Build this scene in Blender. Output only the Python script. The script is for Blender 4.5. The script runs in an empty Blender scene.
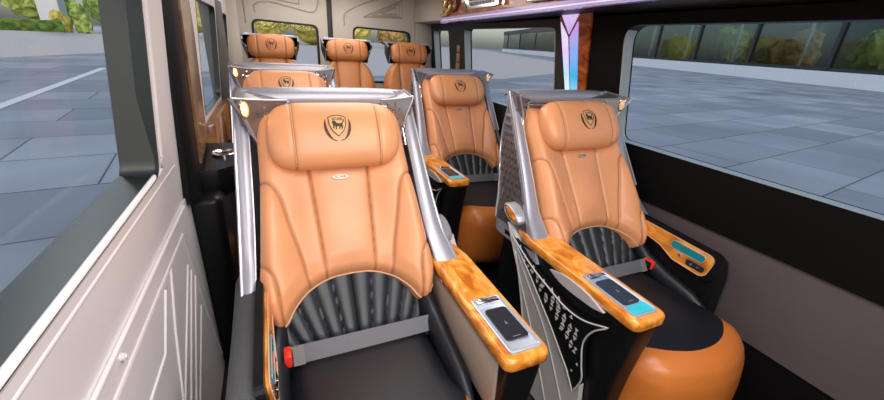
import bpy, bmesh, math, random
from mathutils import Vector, Matrix
from mathutils.geometry import tessellate_polygon
random.seed(7)
S = bpy.context.scene
COL = S.collection
PI = math.pi

# ------------------------------------------------------------------ materials
def _nt(name):
    m = bpy.data.materials.new(name); m.use_nodes = True
    nt = m.node_tree
    return m, nt, nt.nodes['Principled BSDF']

def mat(name, col, rough=.5, metal=0., coat=0., bump=None, emit=None, estr=0., var=0., spec=None):
    """principled material; bump=(kind, scale, strength, distance); var=noise variation of the colour"""
    m, nt, b = _nt(name)
    b.inputs['Base Color'].default_value = (*col, 1)
    b.inputs['Roughness'].default_value = rough
    b.inputs['Metallic'].default_value = metal
    b.inputs['Coat Weight'].default_value = coat
    b.inputs['Coat Roughness'].default_value = .08
    if spec is not None: b.inputs['Specular IOR Level'].default_value = spec
    if emit:
        b.inputs['Emission Color'].default_value = (*emit, 1); b.inputs['Emission Strength'].default_value = estr
    tc = nt.nodes.new('ShaderNodeTexCoord')
    if var:
        n = nt.nodes.new('ShaderNodeTexNoise'); n.inputs['Scale'].default_value = 6; n.inputs['Detail'].default_value = 5
        nt.links.new(tc.outputs['Object'], n.inputs['Vector'])
        r = nt.nodes.new('ShaderNodeValToRGB')
        r.color_ramp.elements[0].position = .3; r.color_ramp.elements[1].position = .7
        r.color_ramp.elements[0].color = (*[c*(1-var) for c in col], 1)
        r.color_ramp.elements[1].color = (*[min(1, c*(1+var)) for c in col], 1)
        nt.links.new(n.outputs['Fac'], r.inputs['Fac']); nt.links.new(r.outputs['Color'], b.inputs['Base Color'])
    if bump:
        kind, sc, st, dist = bump
        if kind == 'noise':
            t = nt.nodes.new('ShaderNodeTexNoise'); t.inputs['Scale'].default_value = sc; t.inputs['Detail'].default_value = 3; o = t.outputs['Fac']
        else:
            t = nt.nodes.new('ShaderNodeTexVoronoi'); t.inputs['Scale'].default_value = sc; o = t.outputs['Distance']
        nt.links.new(tc.outputs['Object'], t.inputs['Vector'])
        bp = nt.nodes.new('ShaderNodeBump'); bp.inputs['Strength'].default_value = st; bp.inputs['Distance'].default_value = dist
        nt.links.new(o, bp.inputs['Height']); nt.links.new(bp.outputs['Normal'], b.inputs['Normal'])
    return m

def leather(name, col, dark, rough, coat=0.):
    """leather with fine grain; the vertex attribute 'seam' darkens the stitched channels"""
    m, nt, b = _nt(name)
    a = nt.nodes.new('ShaderNodeAttribute'); a.attribute_name = 'seam'
    mx = nt.nodes.new('ShaderNodeMix'); mx.data_type = 'RGBA'
    tc = nt.nodes.new('ShaderNodeTexCoord')
    n = nt.nodes.new('ShaderNodeTexNoise'); n.inputs['Scale'].default_value = 7; n.inputs['Detail'].default_value = 4
    r = nt.nodes.new('ShaderNodeValToRGB')
    r.color_ramp.elements[0].position = .3; r.color_ramp.elements[1].position = .7
    r.color_ramp.elements[0].color = (*[c*.93 for c in col], 1); r.color_ramp.elements[1].color = (*[min(1, c*1.06) for c in col], 1)
    nt.links.new(tc.outputs['Object'], n.inputs['Vector']); nt.links.new(n.outputs['Fac'], r.inputs['Fac'])
    nt.links.new(r.outputs['Color'], mx.inputs['A']); mx.inputs['B'].default_value = (*dark, 1)
    nt.links.new(a.outputs['Fac'], mx.inputs['Factor']); nt.links.new(mx.outputs['Result'], b.inputs['Base Color'])
    b.inputs['Roughness'].default_value = rough; b.inputs['Coat Weight'].default_value = coat; b.inputs['Coat Roughness'].default_value = .25
    v = nt.nodes.new('ShaderNodeTexVoronoi'); v.inputs['Scale'].default_value = 420
    nt.links.new(tc.outputs['Object'], v.inputs['Vector'])
    bp = nt.nodes.new('ShaderNodeBump'); bp.inputs['Strength'].default_value = .12; bp.inputs['Distance'].default_value = .002
    nt.links.new(v.outputs['Distance'], bp.inputs['Height']); nt.links.new(bp.outputs['Normal'], b.inputs['Normal'])
    return m

def wood(name, c0, c1, c2, scale=9, dist=5, rough=.18):
    m, nt, b = _nt(name)
    tc = nt.nodes.new('ShaderNodeTexCoord')
    mp = nt.nodes.new('ShaderNodeMapping'); mp.inputs['Scale'].default_value = (1.6, .7, 1.6); mp.inputs['Rotation'].default_value = (0, 0, .5)
    n = nt.nodes.new('ShaderNodeTexNoise'); n.inputs['Scale'].default_value = scale; n.inputs['Detail'].default_value = 5; n.inputs['Distortion'].default_value = dist*.5
    r = nt.nodes.new('ShaderNodeValToRGB'); e = r.color_ramp.elements
    e[0].position = .32; e[0].color = (*c0, 1); e[1].position = .68; e[1].color = (*c2, 1)
    k = e.new(.5); k.color = (*c1, 1)
    nt.links.new(tc.outputs['Object'], mp.inputs['Vector']); nt.links.new(mp.outputs['Vector'], n.inputs['Vector'])
    nt.links.new(n.outputs['Fac'], r.inputs['Fac']); nt.links.new(r.outputs['Color'], b.inputs['Base Color'])
    b.inputs['Roughness'].default_value = rough; b.inputs['Coat Weight'].default_value = .6; b.inputs['Coat Roughness'].default_value = .05
    return m

def glass(name, tint, refl=1.0):
    """thin pane: clear transmission plus a fresnel reflection"""
    m = bpy.data.materials.new(name); m.use_nodes = True; nt = m.node_tree; nt.nodes.clear()
    o = nt.nodes.new('ShaderNodeOutputMaterial'); t = nt.nodes.new('ShaderNodeBsdfTransparent'); t.inputs['Color'].default_value = (*tint, 1)
    g = nt.nodes.new('ShaderNodeBsdfGlossy'); g.inputs['Roughness'].default_value = .02
    f = nt.nodes.new('ShaderNodeFresnel'); f.inputs['IOR'].default_value = 1.45
    mu = nt.nodes.new('ShaderNodeMath'); mu.operation = 'MULTIPLY'; mu.inputs[1].default_value = refl
    mx = nt.nodes.new('ShaderNodeMixShader')
    nt.links.new(f.outputs['Fac'], mu.inputs[0]); nt.links.new(mu.outputs[0], mx.inputs['Fac'])
    nt.links.new(t.outputs['BSDF'], mx.inputs[1]); nt.links.new(g.outputs['BSDF'], mx.inputs[2]); nt.links.new(mx.outputs['Shader'], o.inputs['Surface'])
    return m

def gradient_glow(name, stops, z0, z1, strength):
    m, nt, b = _nt(name)
    tc = nt.nodes.new('ShaderNodeTexCoord'); sp = nt.nodes.new('ShaderNodeSeparateXYZ')
    mr = nt.nodes.new('ShaderNodeMapRange'); mr.inputs['From Min'].default_value = z0; mr.inputs['From Max'].default_value = z1
    r = nt.nodes.new('ShaderNodeValToRGB'); e = r.color_ramp.elements
    e[0].position = stops[0][0]; e[0].color = (*stops[0][1], 1); e[1].position = stops[-1][0]; e[1].color = (*stops[-1][1], 1)
    for p, c in stops[1:-1]:
        k = e.new(p); k.color = (*c, 1)
    nt.links.new(tc.outputs['Object'], sp.inputs['Vector']); nt.links.new(sp.outputs['Z'], mr.inputs['Value'])
    nt.links.new(mr.outputs['Result'], r.inputs['Fac'])
    nt.links.new(r.outputs['Color'], b.inputs['Base Color']); nt.links.new(r.outputs['Color'], b.inputs['Emission Color'])
    b.inputs['Emission Strength'].default_value = strength; b.inputs['Roughness'].default_value = .2
    return m

def ground_mat():
    m, nt, b = _nt('plaza paving')
    tc = nt.nodes.new('ShaderNodeTexCoord'); mp = nt.nodes.new('ShaderNodeMapping'); mp.inputs['Rotation'].default_value = (0, 0, -.14)
    br = nt.nodes.new('ShaderNodeTexBrick')
    br.inputs['Color1'].default_value = (.235, .275, .33, 1); br.inputs['Color2'].default_value = (.39, .435, .50, 1); br.inputs['Mortar'].default_value = (.09, .11, .15, 1)
    br.inputs['Scale'].default_value = 1; br.inputs['Mortar Size'].default_value = .022; br.inputs['Brick Width'].default_value = 2.6; br.inputs['Row Height'].default_value = 1.5
    br.inputs['Mortar Smooth'].default_value = .8; br.offset = .5
    n = nt.nodes.new('ShaderNodeTexNoise'); n.inputs['Scale'].default_value = .35; n.inputs['Detail'].default_value = 4
    r = nt.nodes.new('ShaderNodeValToRGB'); r.color_ramp.elements[0].position = .3; r.color_ramp.elements[1].position = .7
    r.color_ramp.elements[0].color = (.70, .70, .72, 1); r.color_ramp.elements[1].color = (1.0, 1.0, 1.0, 1)
    mx = nt.nodes.new('ShaderNodeMix'); mx.data_type = 'RGBA'; mx.blend_type = 'MULTIPLY'; mx.inputs['Factor'].default_value = 1
    nt.links.new(tc.outputs['Object'], mp.inputs['Vector']); nt.links.new(mp.outputs['Vector'], br.inputs['Vector'])
    nt.links.new(tc.outputs['Object'], n.inputs['Vector']); nt.links.new(n.outputs['Fac'], r.inputs['Fac'])
    nt.links.new(br.outputs['Color'], mx.inputs['A']); nt.links.new(r.outputs['Color'], mx.inputs['B']); nt.links.new(mx.outputs['Result'], b.inputs['Base Color'])
    b.inputs['Roughness'].default_value = .7; b.inputs['Specular IOR Level'].default_value = .08
    return m

def foliage(name, a, b_, sc=1.2):
    m, nt, b = _nt(name)
    tc = nt.nodes.new('ShaderNodeTexCoord'); n = nt.nodes.new('ShaderNodeTexNoise'); n.inputs['Scale'].default_value = sc; n.inputs['Detail'].default_value = 6
    r = nt.nodes.new('ShaderNodeValToRGB'); r.color_ramp.elements[0].position = .35; r.color_ramp.elements[1].position = .65
    r.color_ramp.elements[0].color = (*a, 1); r.color_ramp.elements[1].color = (*b_, 1)
    nt.links.new(tc.outputs['Object'], n.inputs['Vector']); nt.links.new(n.outputs['Fac'], r.inputs['Fac']); nt.links.new(r.outputs['Color'], b.inputs['Base Color'])
    b.inputs['Roughness'].default_value = .9; b.inputs['Specular IOR Level'].default_value = .1
    return m

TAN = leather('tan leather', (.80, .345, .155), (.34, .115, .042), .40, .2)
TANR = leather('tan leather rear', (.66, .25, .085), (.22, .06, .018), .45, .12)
BLK = leather('black leather', (.007, .009, .015), (.002, .002, .003), .42, .05)
RIB = leather('ribbed black leather', (.020, .026, .034), (.002, .002, .003), .38, .12)
ORG = leather('orange leather', (.60, .175, .03), (.3, .08, .02), .36, .25)
PIPE = mat('pale piping', (.72, .42, .25), .5)
DPIPE = mat('grey piping', (.25, .24, .24), .5)
SILV = mat('silver painted shell', (.40, .40, .46), .38, .45, .2)
EDGE = mat('bright metal edge', (.55, .55, .60), .32, .7)
WINGM = mat('hood wing metal', (.27, .26, .27), .30, .7, .2)
CHROME = mat('polished chrome', (.80, .80, .84), .12, 1.)
HOODIN = mat('dark hood lining', (.05, .048, .05), .4, .3)
SCALE = mat('dark embossed shell side', (.20, .195, .20), .30, .7, .3)
WOOD = wood('amber burl wood', (.50, .13, .012), (.80, .28, .03), (.95, .46, .10))
RWOOD = wood('red brown burl wood', (.16, .024, .006), (.36, .075, .014), (.58, .19, .05), 7, 4, .2)
BROWN = wood('brown trim wood', (.16, .07, .03), (.30, .14, .06), (.48, .24, .09), 4, 2, .18)
PLAS = mat('black plastic', (.005, .005, .006), .38, 0, .06, None, None, 0, 0, .3)
MATTE = mat('matt black trim', (.004, .004, .005), .6, 0, 0, None, None, 0, 0, .25)
DKGREY = mat('dark grey soft pad', (.065, .068, .077), .6, 0, 0, ('voronoi', 260, .25, .003))
GREYBL = mat('grey blade plastic', (.58, .56, .55), .35, .1, .2)
PALE = mat('pale blade plastic', (.55, .52, .52), .3, .1, .3)
BEIGEIN = mat('beige armrest lining', (.42, .34, .27), .5)
HOLE = mat('pale perforation', (.62, .60, .58), .4)
PAD = mat('charging pad', (.018, .02, .028), .25, 0, .4)
TRAY = mat('tray metal', (.50, .56, .66), .36, .5)
TEAL = mat('teal panel', (.02, .35, .42), .12, 0, .6, None, (.05, .55, .62), .5, .5)
TEAL2 = mat('dim teal panel', (.01, .09, .11), .1, 0, .7, None, (.02, .22, .26), .5, .5)
SALMON = mat('salmon inlay', (.72, .36, .20), .2, 0, .5)
STRAP = mat('grey webbing', (.155, .155, .175), .6, 0, 0, ('noise', 300, .4, .002))
STRAPD = mat('sewn webbing end', (.22, .205, .20), .7, 0, 0, ('noise', 400, .5, .002))
RED = mat('red button', (.75, .03, .02), .35, 0, .3, None, (.7, .03, .02), .3)
GOLD = mat('gold emblem', (.66, .42, .18), .5, .1)
DKBROWN = mat('dark brown emboss', (.055, .018, .012), .5)
SILTXT = mat('silver badge', (.52, .44, .36), .35, .3)
BADGETXT = mat('badge letters', (.12, .06, .03), .4)
LAMP = mat('amber reading lamp', (1, .7, .3), .3, 0, 0, None, (1., .55, .12), 9.)
LAMPDIM = mat('faintly glowing lamp lens', (.85, .55, .28), .15, .1, .5, None, (1., .6, .3), .25)  # lens given a faint amber glow of its own
WHITE = mat('pale wall trim', (.79, .75, .765), .48, 0, 0, ('noise', 180, .06, .002), None, 0, .02)
GREYW = mat('mauve grey wall panel', (.100, .080, .083), .55, 0, 0, ('noise', 200, .1, .002), None, 0, .05)
BLKW = mat('black wall panel', (.0045, .004, .004), .7, 0, 0, None, None, 0, 0, .12)
OLIVE = mat('dark olive wall panel', (.026, .026, .020), .5, 0, 0, None, None, 0, 0, .3)
CREAM = mat('cream door panel', (.62, .56, .48), .55, 0, 0, ('noise', 150, .05, .002), None, 0, .03)
CREAML = mat('cream emboss line', (.45, .39, .33), .55)
CEIL = mat('cream ceiling', (.72, .64, .48), .6, 0, 0, None, None, 0, .02)
FLOORM = mat('dark floor carpet', (.007, .006, .006), .85, 0, 0, ('noise', 300, .4, .003), None, 0, .2)
WFRAME = mat('black window channel', (.019, .024, .023), .36, .3, .2)
WFRAMEL = mat('grey green window channel', (.42, .46, .46), .35, .3, .2)
RUBBER = mat('rubber seal and top shade', (.006, .006, .006), .5)
LAV = mat('lavender light strip', (.40, .32, .55), .2, .2, .4, None, (.50, .36, .9), .16)
LAVW = mat('white light strip', (.85, .80, .95), .2, .1, .4, None, (.95, .85, 1.), .22)
GLASS = glass('clear window glass', (.97, .985, .985), .05)
BGLASS = glass('facade glass', (.62, .70, .72), .7)
GROUND = ground_mat()
ASPH = mat('pale asphalt', (.46, .45, .44), .8, 0, 0, None, None, 0, .08)
PAINT = mat('white line paint', (.62, .66, .70), .7)
CONC = mat('pale concrete ledge', (.82, .84, .88), .7, 0, 0, None, None, 0, .05)
BDARK = mat('dark facade frame', (.02, .022, .026), .5)
BINT = mat('dim facade interior', (.06, .085, .09), .8, 0, 0, None, None, 0, .4)
LEAF1 = foliage('fresh leaves', (.14, .26, .05), (.60, .68, .18))
LEAF2 = foliage('yellow leaves', (.48, .42, .08), (.92, .76, .24))
LEAF3 = foliage('dark hedge leaves', (.06, .14, .03), (.24, .38, .08))
LEAF4 = foliage('orange shrub leaves', (.16, .14, .04), (.62, .36, .14))
BARK = mat('bark', (.10, .08, .06), .9)
TOWERM = mat('pale tower wall', (.72, .74, .78), .6, 0, 0, None, None, 0, .05)
POLEM = mat('grey lamp pole', (.45, .47, .5), .5, .3)

# ------------------------------------------------------------------ helpers
def obj(name, bm, m, parent=None, smooth=True, recalc=True, angle=40):
    if recalc: bmesh.ops.recalc_face_normals(bm, faces=bm.faces[:])
    me = bpy.data.meshes.new(name); bm.to_mesh(me); bm.free()
    for k in (m if isinstance(m, (list, tuple)) else [m]): me.materials.append(k)
    if smooth:
        me.polygons.foreach_set('use_smooth', [True]*len(me.polygons))
        try: me.set_sharp_from_angle(angle=math.radians(angle))
        except Exception: pass
    o = bpy.data.objects.new(name, me); COL.objects.link(o)
    if parent: o.parent = parent
    return o

def tag(o, label, cat, group=None):
    o['label'] = label; o['category'] = cat
    if group: o['group'] = group
    return o

def thing(name, label, cat, loc=(0, 0, 0), group=None):
    o = bpy.data.objects.new(name, None); COL.objects.link(o); o.location = loc; o.empty_display_size = .1
    return tag(o, label, cat, group)

def struct(name, bm, m, parent=None, **k):
    o = obj(name, bm, m, parent, **k)
    if not parent: o['kind'] = 'structure'
    return o

def copy_tree(o, parent=None):
    c = o.copy(); COL.objects.link(c)
    if parent: c.parent = parent
    for ch in list(o.children): copy_tree(ch, c)
    return c

def grid(bm, pts, closed_u=False, closed_v=False, flip=False, mi=0):
    """pts[i][j] -> quads"""
    vs = [[bm.verts.new(p) for p in row] for row in pts]
    ni, nj = len(vs), len(vs[0])
    for i in range(ni - (0 if closed_u else 1)):
        for j in range(nj - (0 if closed_v else 1)):
            q = [vs[i][j], vs[(i+1) % ni][j], vs[(i+1) % ni][(j+1) % nj], vs[i][(j+1) % nj]]
            try:
                f = bm.faces.new(q[::-1] if flip else q); f.material_index = mi
            except ValueError: pass
    return vs

def slab(bm, front, back):
    """two matching grids stitched into a closed solid"""
    a = grid(bm, front); b = grid(bm, back, flip=True)
    ni, nj = len(a), len(a[0])
    loop = [(i, 0) for i in range(ni)] + [(ni-1, j) for j in range(1, nj)] + [(i, nj-1) for i in range(ni-2, -1, -1)] + [(0, j) for j in range(nj-2, 0, -1)]
    for k in range(len(loop)):
        (i, j), (p, q) = loop[k], loop[(k+1) % len(loop)]
        bm.faces.new((a[p][q], a[i][j], b[i][j], b[p][q]))
    return a

def tube(bm, pts, r, n=8, caps=True, rr=None, mi=0):
    pts = [Vector(p) for p in pts]; rings = []
    up = Vector((.123, .31, .94)).normalized()
    for i, p in enumerate(pts):
        t = (pts[min(i+1, len(pts)-1)] - pts[max(i-1, 0)]).normalized()
        a = t.cross(up)
        if a.length < 1e-4: a = t.cross(Vector((1, 0, 0)))
        a.normalize(); b = t.cross(a).normalized(); q = rr[i] if rr else r
        rings.append([p + a*math.cos(2*PI*k/n)*q + b*math.sin(2*PI*k/n)*q for k in range(n)])
    vs = grid(bm, rings, closed_v=True, mi=mi)
    if caps:
        for f in (vs[0][::-1], vs[-1]):
            try: bm.faces.new(f).material_index = mi
            except ValueError: pass

def box(bm, x0, x1, y0, y1, z0, z1, r=0., seg=2, mi=0):
    b2 = bmesh.new(); bmesh.ops.create_cube(b2, size=1)
    for v in b2.verts:
        v.co = ((x0+x1)/2 + v.co.x*(x1-x0), (y0+y1)/2 + v.co.y*(y1-y0), (z0+z1)/2 + v.co.z*(z1-z0))
    if r: bmesh.ops.bevel(b2, geom=b2.edges[:], offset=r, segments=seg, affect='EDGES', profile=.5)
    merge(bm, b2, mi)

def merge(bm, b2, mi=0, M=None):
    vm = {}
    for v in b2.verts: vm[v] = bm.verts.new(M @ v.co if M else v.co)
    for f in b2.faces:
        try: g = bm.faces.new([vm[v] for v in f.verts]); g.material_index = mi
        except ValueError: pass
    b2.free()

def rpoly(pts, r, seg=6):
    """polygon with rounded corners; r number or list"""
    n = len(pts); out = []
    for i in range(n):
        p = Vector(pts[i]); a = Vector(pts[i-1]); b = Vector(pts[(i+1) % n]); q = r[i] if isinstance(r, (list, tuple)) else r
        if q <= 0: out.append(tuple(p)); continue
        da = (a-p); db = (b-p); ang = da.angle(db); t = min(q/math.tan(ang/2), da.length*.49, db.length*.49)
        p0 = p + da.normalized()*t; p1 = p + db.normalized()*t
        for k in range(seg+1):
            u = k/seg; out.append(tuple(p0*(1-u)**2 + p*2*u*(1-u) + p1*u*u))
    return out

def plate(bm, outer, holes, f, off, mi=0, mi_side=None):
    """flat plate with holes: f(u,v)->3D front, shifted by off for the back"""
    loops = [outer] + holes
    flat = [p for L in loops for p in L]
    tris = tessellate_polygon([[Vector((p[0], p[1], 0)) for p in L] for L in loops])
    off = Vector(off)
    A = [bm.verts.new(Vector(f(*p))) for p in flat]; B = [bm.verts.new(Vector(f(*p)) + off) for p in flat]
    for t in tris:
        try:
            bm.faces.new([A[i] for i in t]).material_index = mi; bm.faces.new([B[i] for i in reversed(t)]).material_index = mi
        except ValueError: pass
    k = 0; ms = mi if mi_side is None else mi_side
    for L in loops:
        n = len(L)
        for i in range(n):
            a, b = k+i, k+(i+1) % n
            try: bm.faces.new((A[a], A[b], B[b], B[a])).material_index = ms
            except ValueError: pass
        k += n

def split_scalar(bm, f):
    """cut every edge where f changes sign, return two bmeshes"""
    val = {v: f(v.co) for v in bm.verts}
    new = []
    for e in bm.edges[:]:
        a, b = e.verts
        if a in val and b in val and val[a]*val[b] < 0:
            t = val[a]/(val[a]-val[b])
            _, nv = bmesh.utils.edge_split(e, a, t); new.append(nv)
    for v in new: val[v] = 0.
    bmesh.ops.connect_verts(bm, verts=new)
    out = []
    for s in (1, -1):
        c = bm.copy()
        kill = [g for g in c.faces if f(g.calc_center_median())*s < 0]
        bmesh.ops.delete(c, geom=kill, context='FACES'); out.append(c)
    bm.free(); return out

def text_mesh(body, size, f, name, m, parent, depth=.0008):
    """lettering turned into a mesh and laid on f(u,v)->3D"""
    c = bpy.data.curves.new('lettering', 'FONT'); c.body = body; c.size = size; c.align_x = 'CENTER'; c.align_y = 'CENTER'; c.extrude = depth
    o = bpy.data.objects.new('lettering', c); COL.objects.link(o)
    bpy.context.view_layer.update()
    me = bpy.data.meshes.new_from_object(o.evaluated_get(bpy.context.evaluated_depsgraph_get()))
    bpy.data.objects.remove(o); bpy.data.curves.remove(c)
    for v in me.vertices: v.co = f(v.co.x, v.co.y, v.co.z)
    me.name = name; me.materials.clear(); me.materials.append(m)
    q = bpy.data.objects.new(name, me); COL.objects.link(q); q.parent = parent
    return q

def lerp_tab(tab, x):
    if x <= tab[0][0]: return tab[0][1]
    for (a, va), (b, vb) in zip(tab, tab[1:]):
        if x <= b:
            t = (x-a)/(b-a); t = t*t*(3-2*t) if len(tab) > 2 else t
            return va + (vb-va)*t
    return tab[-1][1]

def spline_tab(tab, x):
    xs = [t[0] for t in tab]; n = len(tab)
    if x <= xs[0]: return tab[0][1]
    if x >= xs[-1]: return tab[-1][1]
    i = max(k for k in range(n-1) if xs[k] <= x); h = xs[i+1]-xs[i]; t = (x-xs[i])/h
    sl = lambda k: (tab[min(k+1, n-1)][1]-tab[max(k-1, 0)][1])/(xs[min(k+1, n-1)]-xs[max(k-1, 0)])
    a, b, c, d = tab[i][1], tab[i+1][1], sl(i)*h, sl(i+1)*h
    return a*(2*t**3-3*t*t+1) + c*(t**3-2*t*t+t) + b*(3*t*t-2*t**3) + d*(t**3-t*t)

def seg_dist(px, py, poly):
    best = 9
    for (ax, ay), (bx, by) in zip(poly, poly[1:]):
        dx, dy = bx-ax, by-ay; L = dx*dx+dy*dy
        t = max(0, min(1, ((px-ax)*dx+(py-ay)*dy)/L)) if L else 0
        d = math.hypot(px-ax-dx*t, py-ay-dy*t)
        best = min(best, d)
    return best

def smooth_line(pts, n=6):
    """Catmull-Rom through the points"""
    P = [Vector(p) for p in pts]; P = [P[0]*2-P[1]] + P + [P[-1]*2-P[-2]]; out = []
    for i in range(1, len(P)-2):
        for k in range(n):
            t = k/n
            out.append(.5*((2*P[i]) + (-P[i-1]+P[i+1])*t + (2*P[i-1]-5*P[i]+4*P[i+1]-P[i+2])*t*t + (-P[i-1]+3*P[i]-3*P[i+1]+P[i+2])*t**3))
    out.append(P[-2]); return [tuple(p) for p in out]

# ------------------------------------------------------------------ camera (solved from the vanishing points of the van)
M3 = Matrix(((0.91637988, 0.10319593, 0.38677968), (-0.39608715, 0.37370935, 0.83872301), (0.05799038, 0.92178735, -0.38333431)))
FPX = 374.8
CAMZ = 1.38
cam = bpy.data.cameras.new('camera'); camo = bpy.data.objects.new('camera', cam); COL.objects.link(camo)
R = Matrix((( M3[0][0], M3[0][1], -M3[0][2]), (M3[1][0], M3[1][1], -M3[1][2]), (M3[2][0], M3[2][1], -M3[2][2])))
camo.matrix_world = Matrix.Translation((0, 0, CAMZ)) @ R.to_4x4()
cam.sensor_fit = 'HORIZONTAL'; cam.sensor_width = 36; cam.lens = 36*FPX/884; cam.clip_start = .02; cam.clip_end = 800
S.camera = camo

# ------------------------------------------------------------------ the van shell
YF, YR, ZC = -1.3, 3.9, 1.78
def XL(z): return -.31 + .08*(z-1.0)
def XR(z): return 1.60 - .12*(z-.98)
fL = lambda y, z: (XL(z), y, z)
fR = lambda y, z: (XR(z), y, z)

bm = bmesh.new(); box(bm, -.50, 1.85, YF, YR, -.05, 0); struct('floor', bm, FLOORM, smooth=False)
bm = bmesh.new(); box(bm, -.45, 1.75, YF, YR+.05, ZC, ZC+.05); struct('ceiling', bm, CEIL, smooth=False)
bm = bmesh.new(); box(bm, -.45, 1.75, YF-.05, YF, 0, ZC); struct('wall_front', bm, CREAM, smooth=False)

# left wall: pale trim with window openings, embossed lower panel
W1 = rpoly([(-1.05, 1.0), (1.205, 1.0), (1.27, 1.51), (-1.05, 1.51)], [.03, .05, .06, .03])
W2 = rpoly([(2.16, .98), (2.93, .98), (2.93, 1.51), (2.16, 1.51)], .05)
W3 = rpoly([(3.42, .98), (3.74, .98), (3.74, 1.50), (3.42, 1.50)], .05)
bm = bmesh.new()
plate(bm, [(YF, .83), (1.6, .83), (1.6, ZC), (YF, ZC)], [W1], fL, (-.012, 0, 0), 0, 1)
plate(bm, [(1.6, .83), (YR, .83), (YR, ZC), (1.6, ZC)], [W2, W3], fL, (-.030, 0, 0))
plate(bm, [(YF, 0), (YR, 0), (YR, .826), (YF, .826)], [], lambda y, z: (-.318, y, z), (-.08, 0, 0))
# embossed pattern of the lower panel and the rounded beads under the sill
def bead(pts, r, x=-.318): tube(bm, [(x, y*1.06, 1.38+(z-1.38)*1.06) for y, z in pts], r, 8)
tube(bm, [(-.315, YF, 1.0), (-.315, 1.215, 1.0)] + [(XL(z)-.002, y, z) for y, z in ((1.238, 1.008), (1.252, 1.04), (1.275, 1.2), (1.302, 1.40), (1.32, 1.55), (1.335, 1.77))], .008, 10)
tube(bm, [(-.316, YF, .968), (-.316, 1.40, .968)], .006, 10)
tube(bm, [(-.318, YF, .814), (-.318, 1.42, .814)], .006, 8)
bead([(YF, .786), (1.257, .786), (1.325, .456), (1.42, .15)], .006)
bead([(.99, .786), (.991, .764), (.88, .653), (.60, .655), (.30, .655)], .005)
bead([(1.075, .787), (.985, .64), (.914, .481), (.80, .25)], .005)
for a in ([(1.235, .69), (.921, .455), (.70, .28)], [(1.26, .656), (.962, .408), (.72, .22)], [(1.293, .615), (1.0, .364), (.76, .16)], [(1.282, .5), (1.033, .327), (.80, .12)]):
    bead(a, .0045)
struct('wall_left', bm, [WHITE, WFRAME], angle=50)
bm = bmesh.new()
tube(bm, [(-.322, .735, .790), (-.310, .735, .790)], .008, 14); tube(bm, [(-.311, .735, .790), (-.307, .735, .790)], .004, 8)
tag(obj('screw_cap', bm, WHITE), 'small round screw cap on the pale lower side panel', 'screw cap')

def window(n, loop, f, depth, m, gl=None, inset=.012, shade_top=None):
    """channel lining the opening plus the pane"""
    bm = bmesh.new(); s = 1 if depth > 0 else -1
    k = len(loop); c = Vector((sum(p[0] for p in loop)/k, sum(p[1] for p in loop)/k))
    rings = []; D = Vector((depth, 0, 0))
    for q in range(k):
        p = Vector(loop[q]); d = (c-p).normalized(); p1 = p + d*.006; g = Vector(gl[q]) if gl else p + d*inset
        rings.append([Vector(f(*p)) + D*-.04, Vector(f(*p1)) + D*-.04, Vector(f(*g)) + D, Vector(f(*(p-d*.004))) + D])
    grid(bm, rings, closed_u=True, closed_v=True)
    if shade_top:
        for fa in bm.faces:
            if fa.calc_center_median().z > shade_top: fa.material_index = 1  # shade on the upper lining put into its colour with the seal black
    w = struct('window_%d' % n, bm, [m, RUBBER], angle=60)
    bm = bmesh.new(); plate(bm, gl or [tuple(Vector(p) + (c-Vector(p)).normalized()*.006) for p in loop], [], lambda y, z: Vector(f(y, z)) + D*.88, (.004*s, 0, 0))
    struct('window_pane', bm, GLASS, w, smooth=False)
    return w
G1 = rpoly([(-1.04, 1.004), (1.258, 1.008), (1.278, 1.49), (-1.04, 1.49)], [.02, .02, .03, .03])
window(1, W1, fL, -.085, WFRAME, G1)
window(2, W2, fL, -.030, WFRAME, None, .006); window(3, W3, fL, -.030, WFRAME, None, .006)
# dark pillar between the left windows with its wood strip
bm = bmesh.new()
prof = [(-.335, 1.47), (-.285, 1.47), (-.268, 1.50), (-.266, 1.58), (-.292, 2.06), (-.335, 2.06)]
rows = [[(x + (.05*(z-1.2) if x > -.32 else 0), y + (.10*(z-1.2) if z > 1.2 and y < 1.7 else 0), z) for x, y in prof] for z in (.80, 1.0, 1.2, 1.4, 1.6, 1.77)]
vs = grid(bm, rows, closed_v=True); bm.faces.new(vs[0]); bm.faces.new(vs[-1])
struct('trim_1', bm, MATTE, angle=30)
bm = bmesh.new()
front = [[(-.261 - .028*t + .05*(z-1.2), 1.64 + .42*t, z) for t in (0, .33, .66, 1)] for z in (.90, 1.1, 1.3, 1.5, 1.76)]
back = [[(x-.02, y, z) for x, y, z in r] for r in front]; slab(bm, front, back)
struct('trim_2', bm, BROWN, angle=30)
bm = bmesh.new(); box(bm, -.36, -.265, 2.97, 3.38, .80, 1.77, .01); struct('trim_3', bm, mat('grey pillar cover', (.10, .105, .10), .5))
bm = bmesh.new(); box(bm, -.36, -.19, 3.80, 3.90, .80, 1.77, .015); struct('trim_4', bm, CREAM)
bm = bmesh.new(); box(bm, -.36, -.27, 2.14, 3.80, .60, .955, .015); struct('trim_5', bm, BROWN)
# low black pillar foot below the ledge
bm = bmesh.new(); box(bm, -.335, -.215, 1.52, 1.98, 0, .80, .03, 3); struct('trim_6', bm, PLAS)

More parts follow.
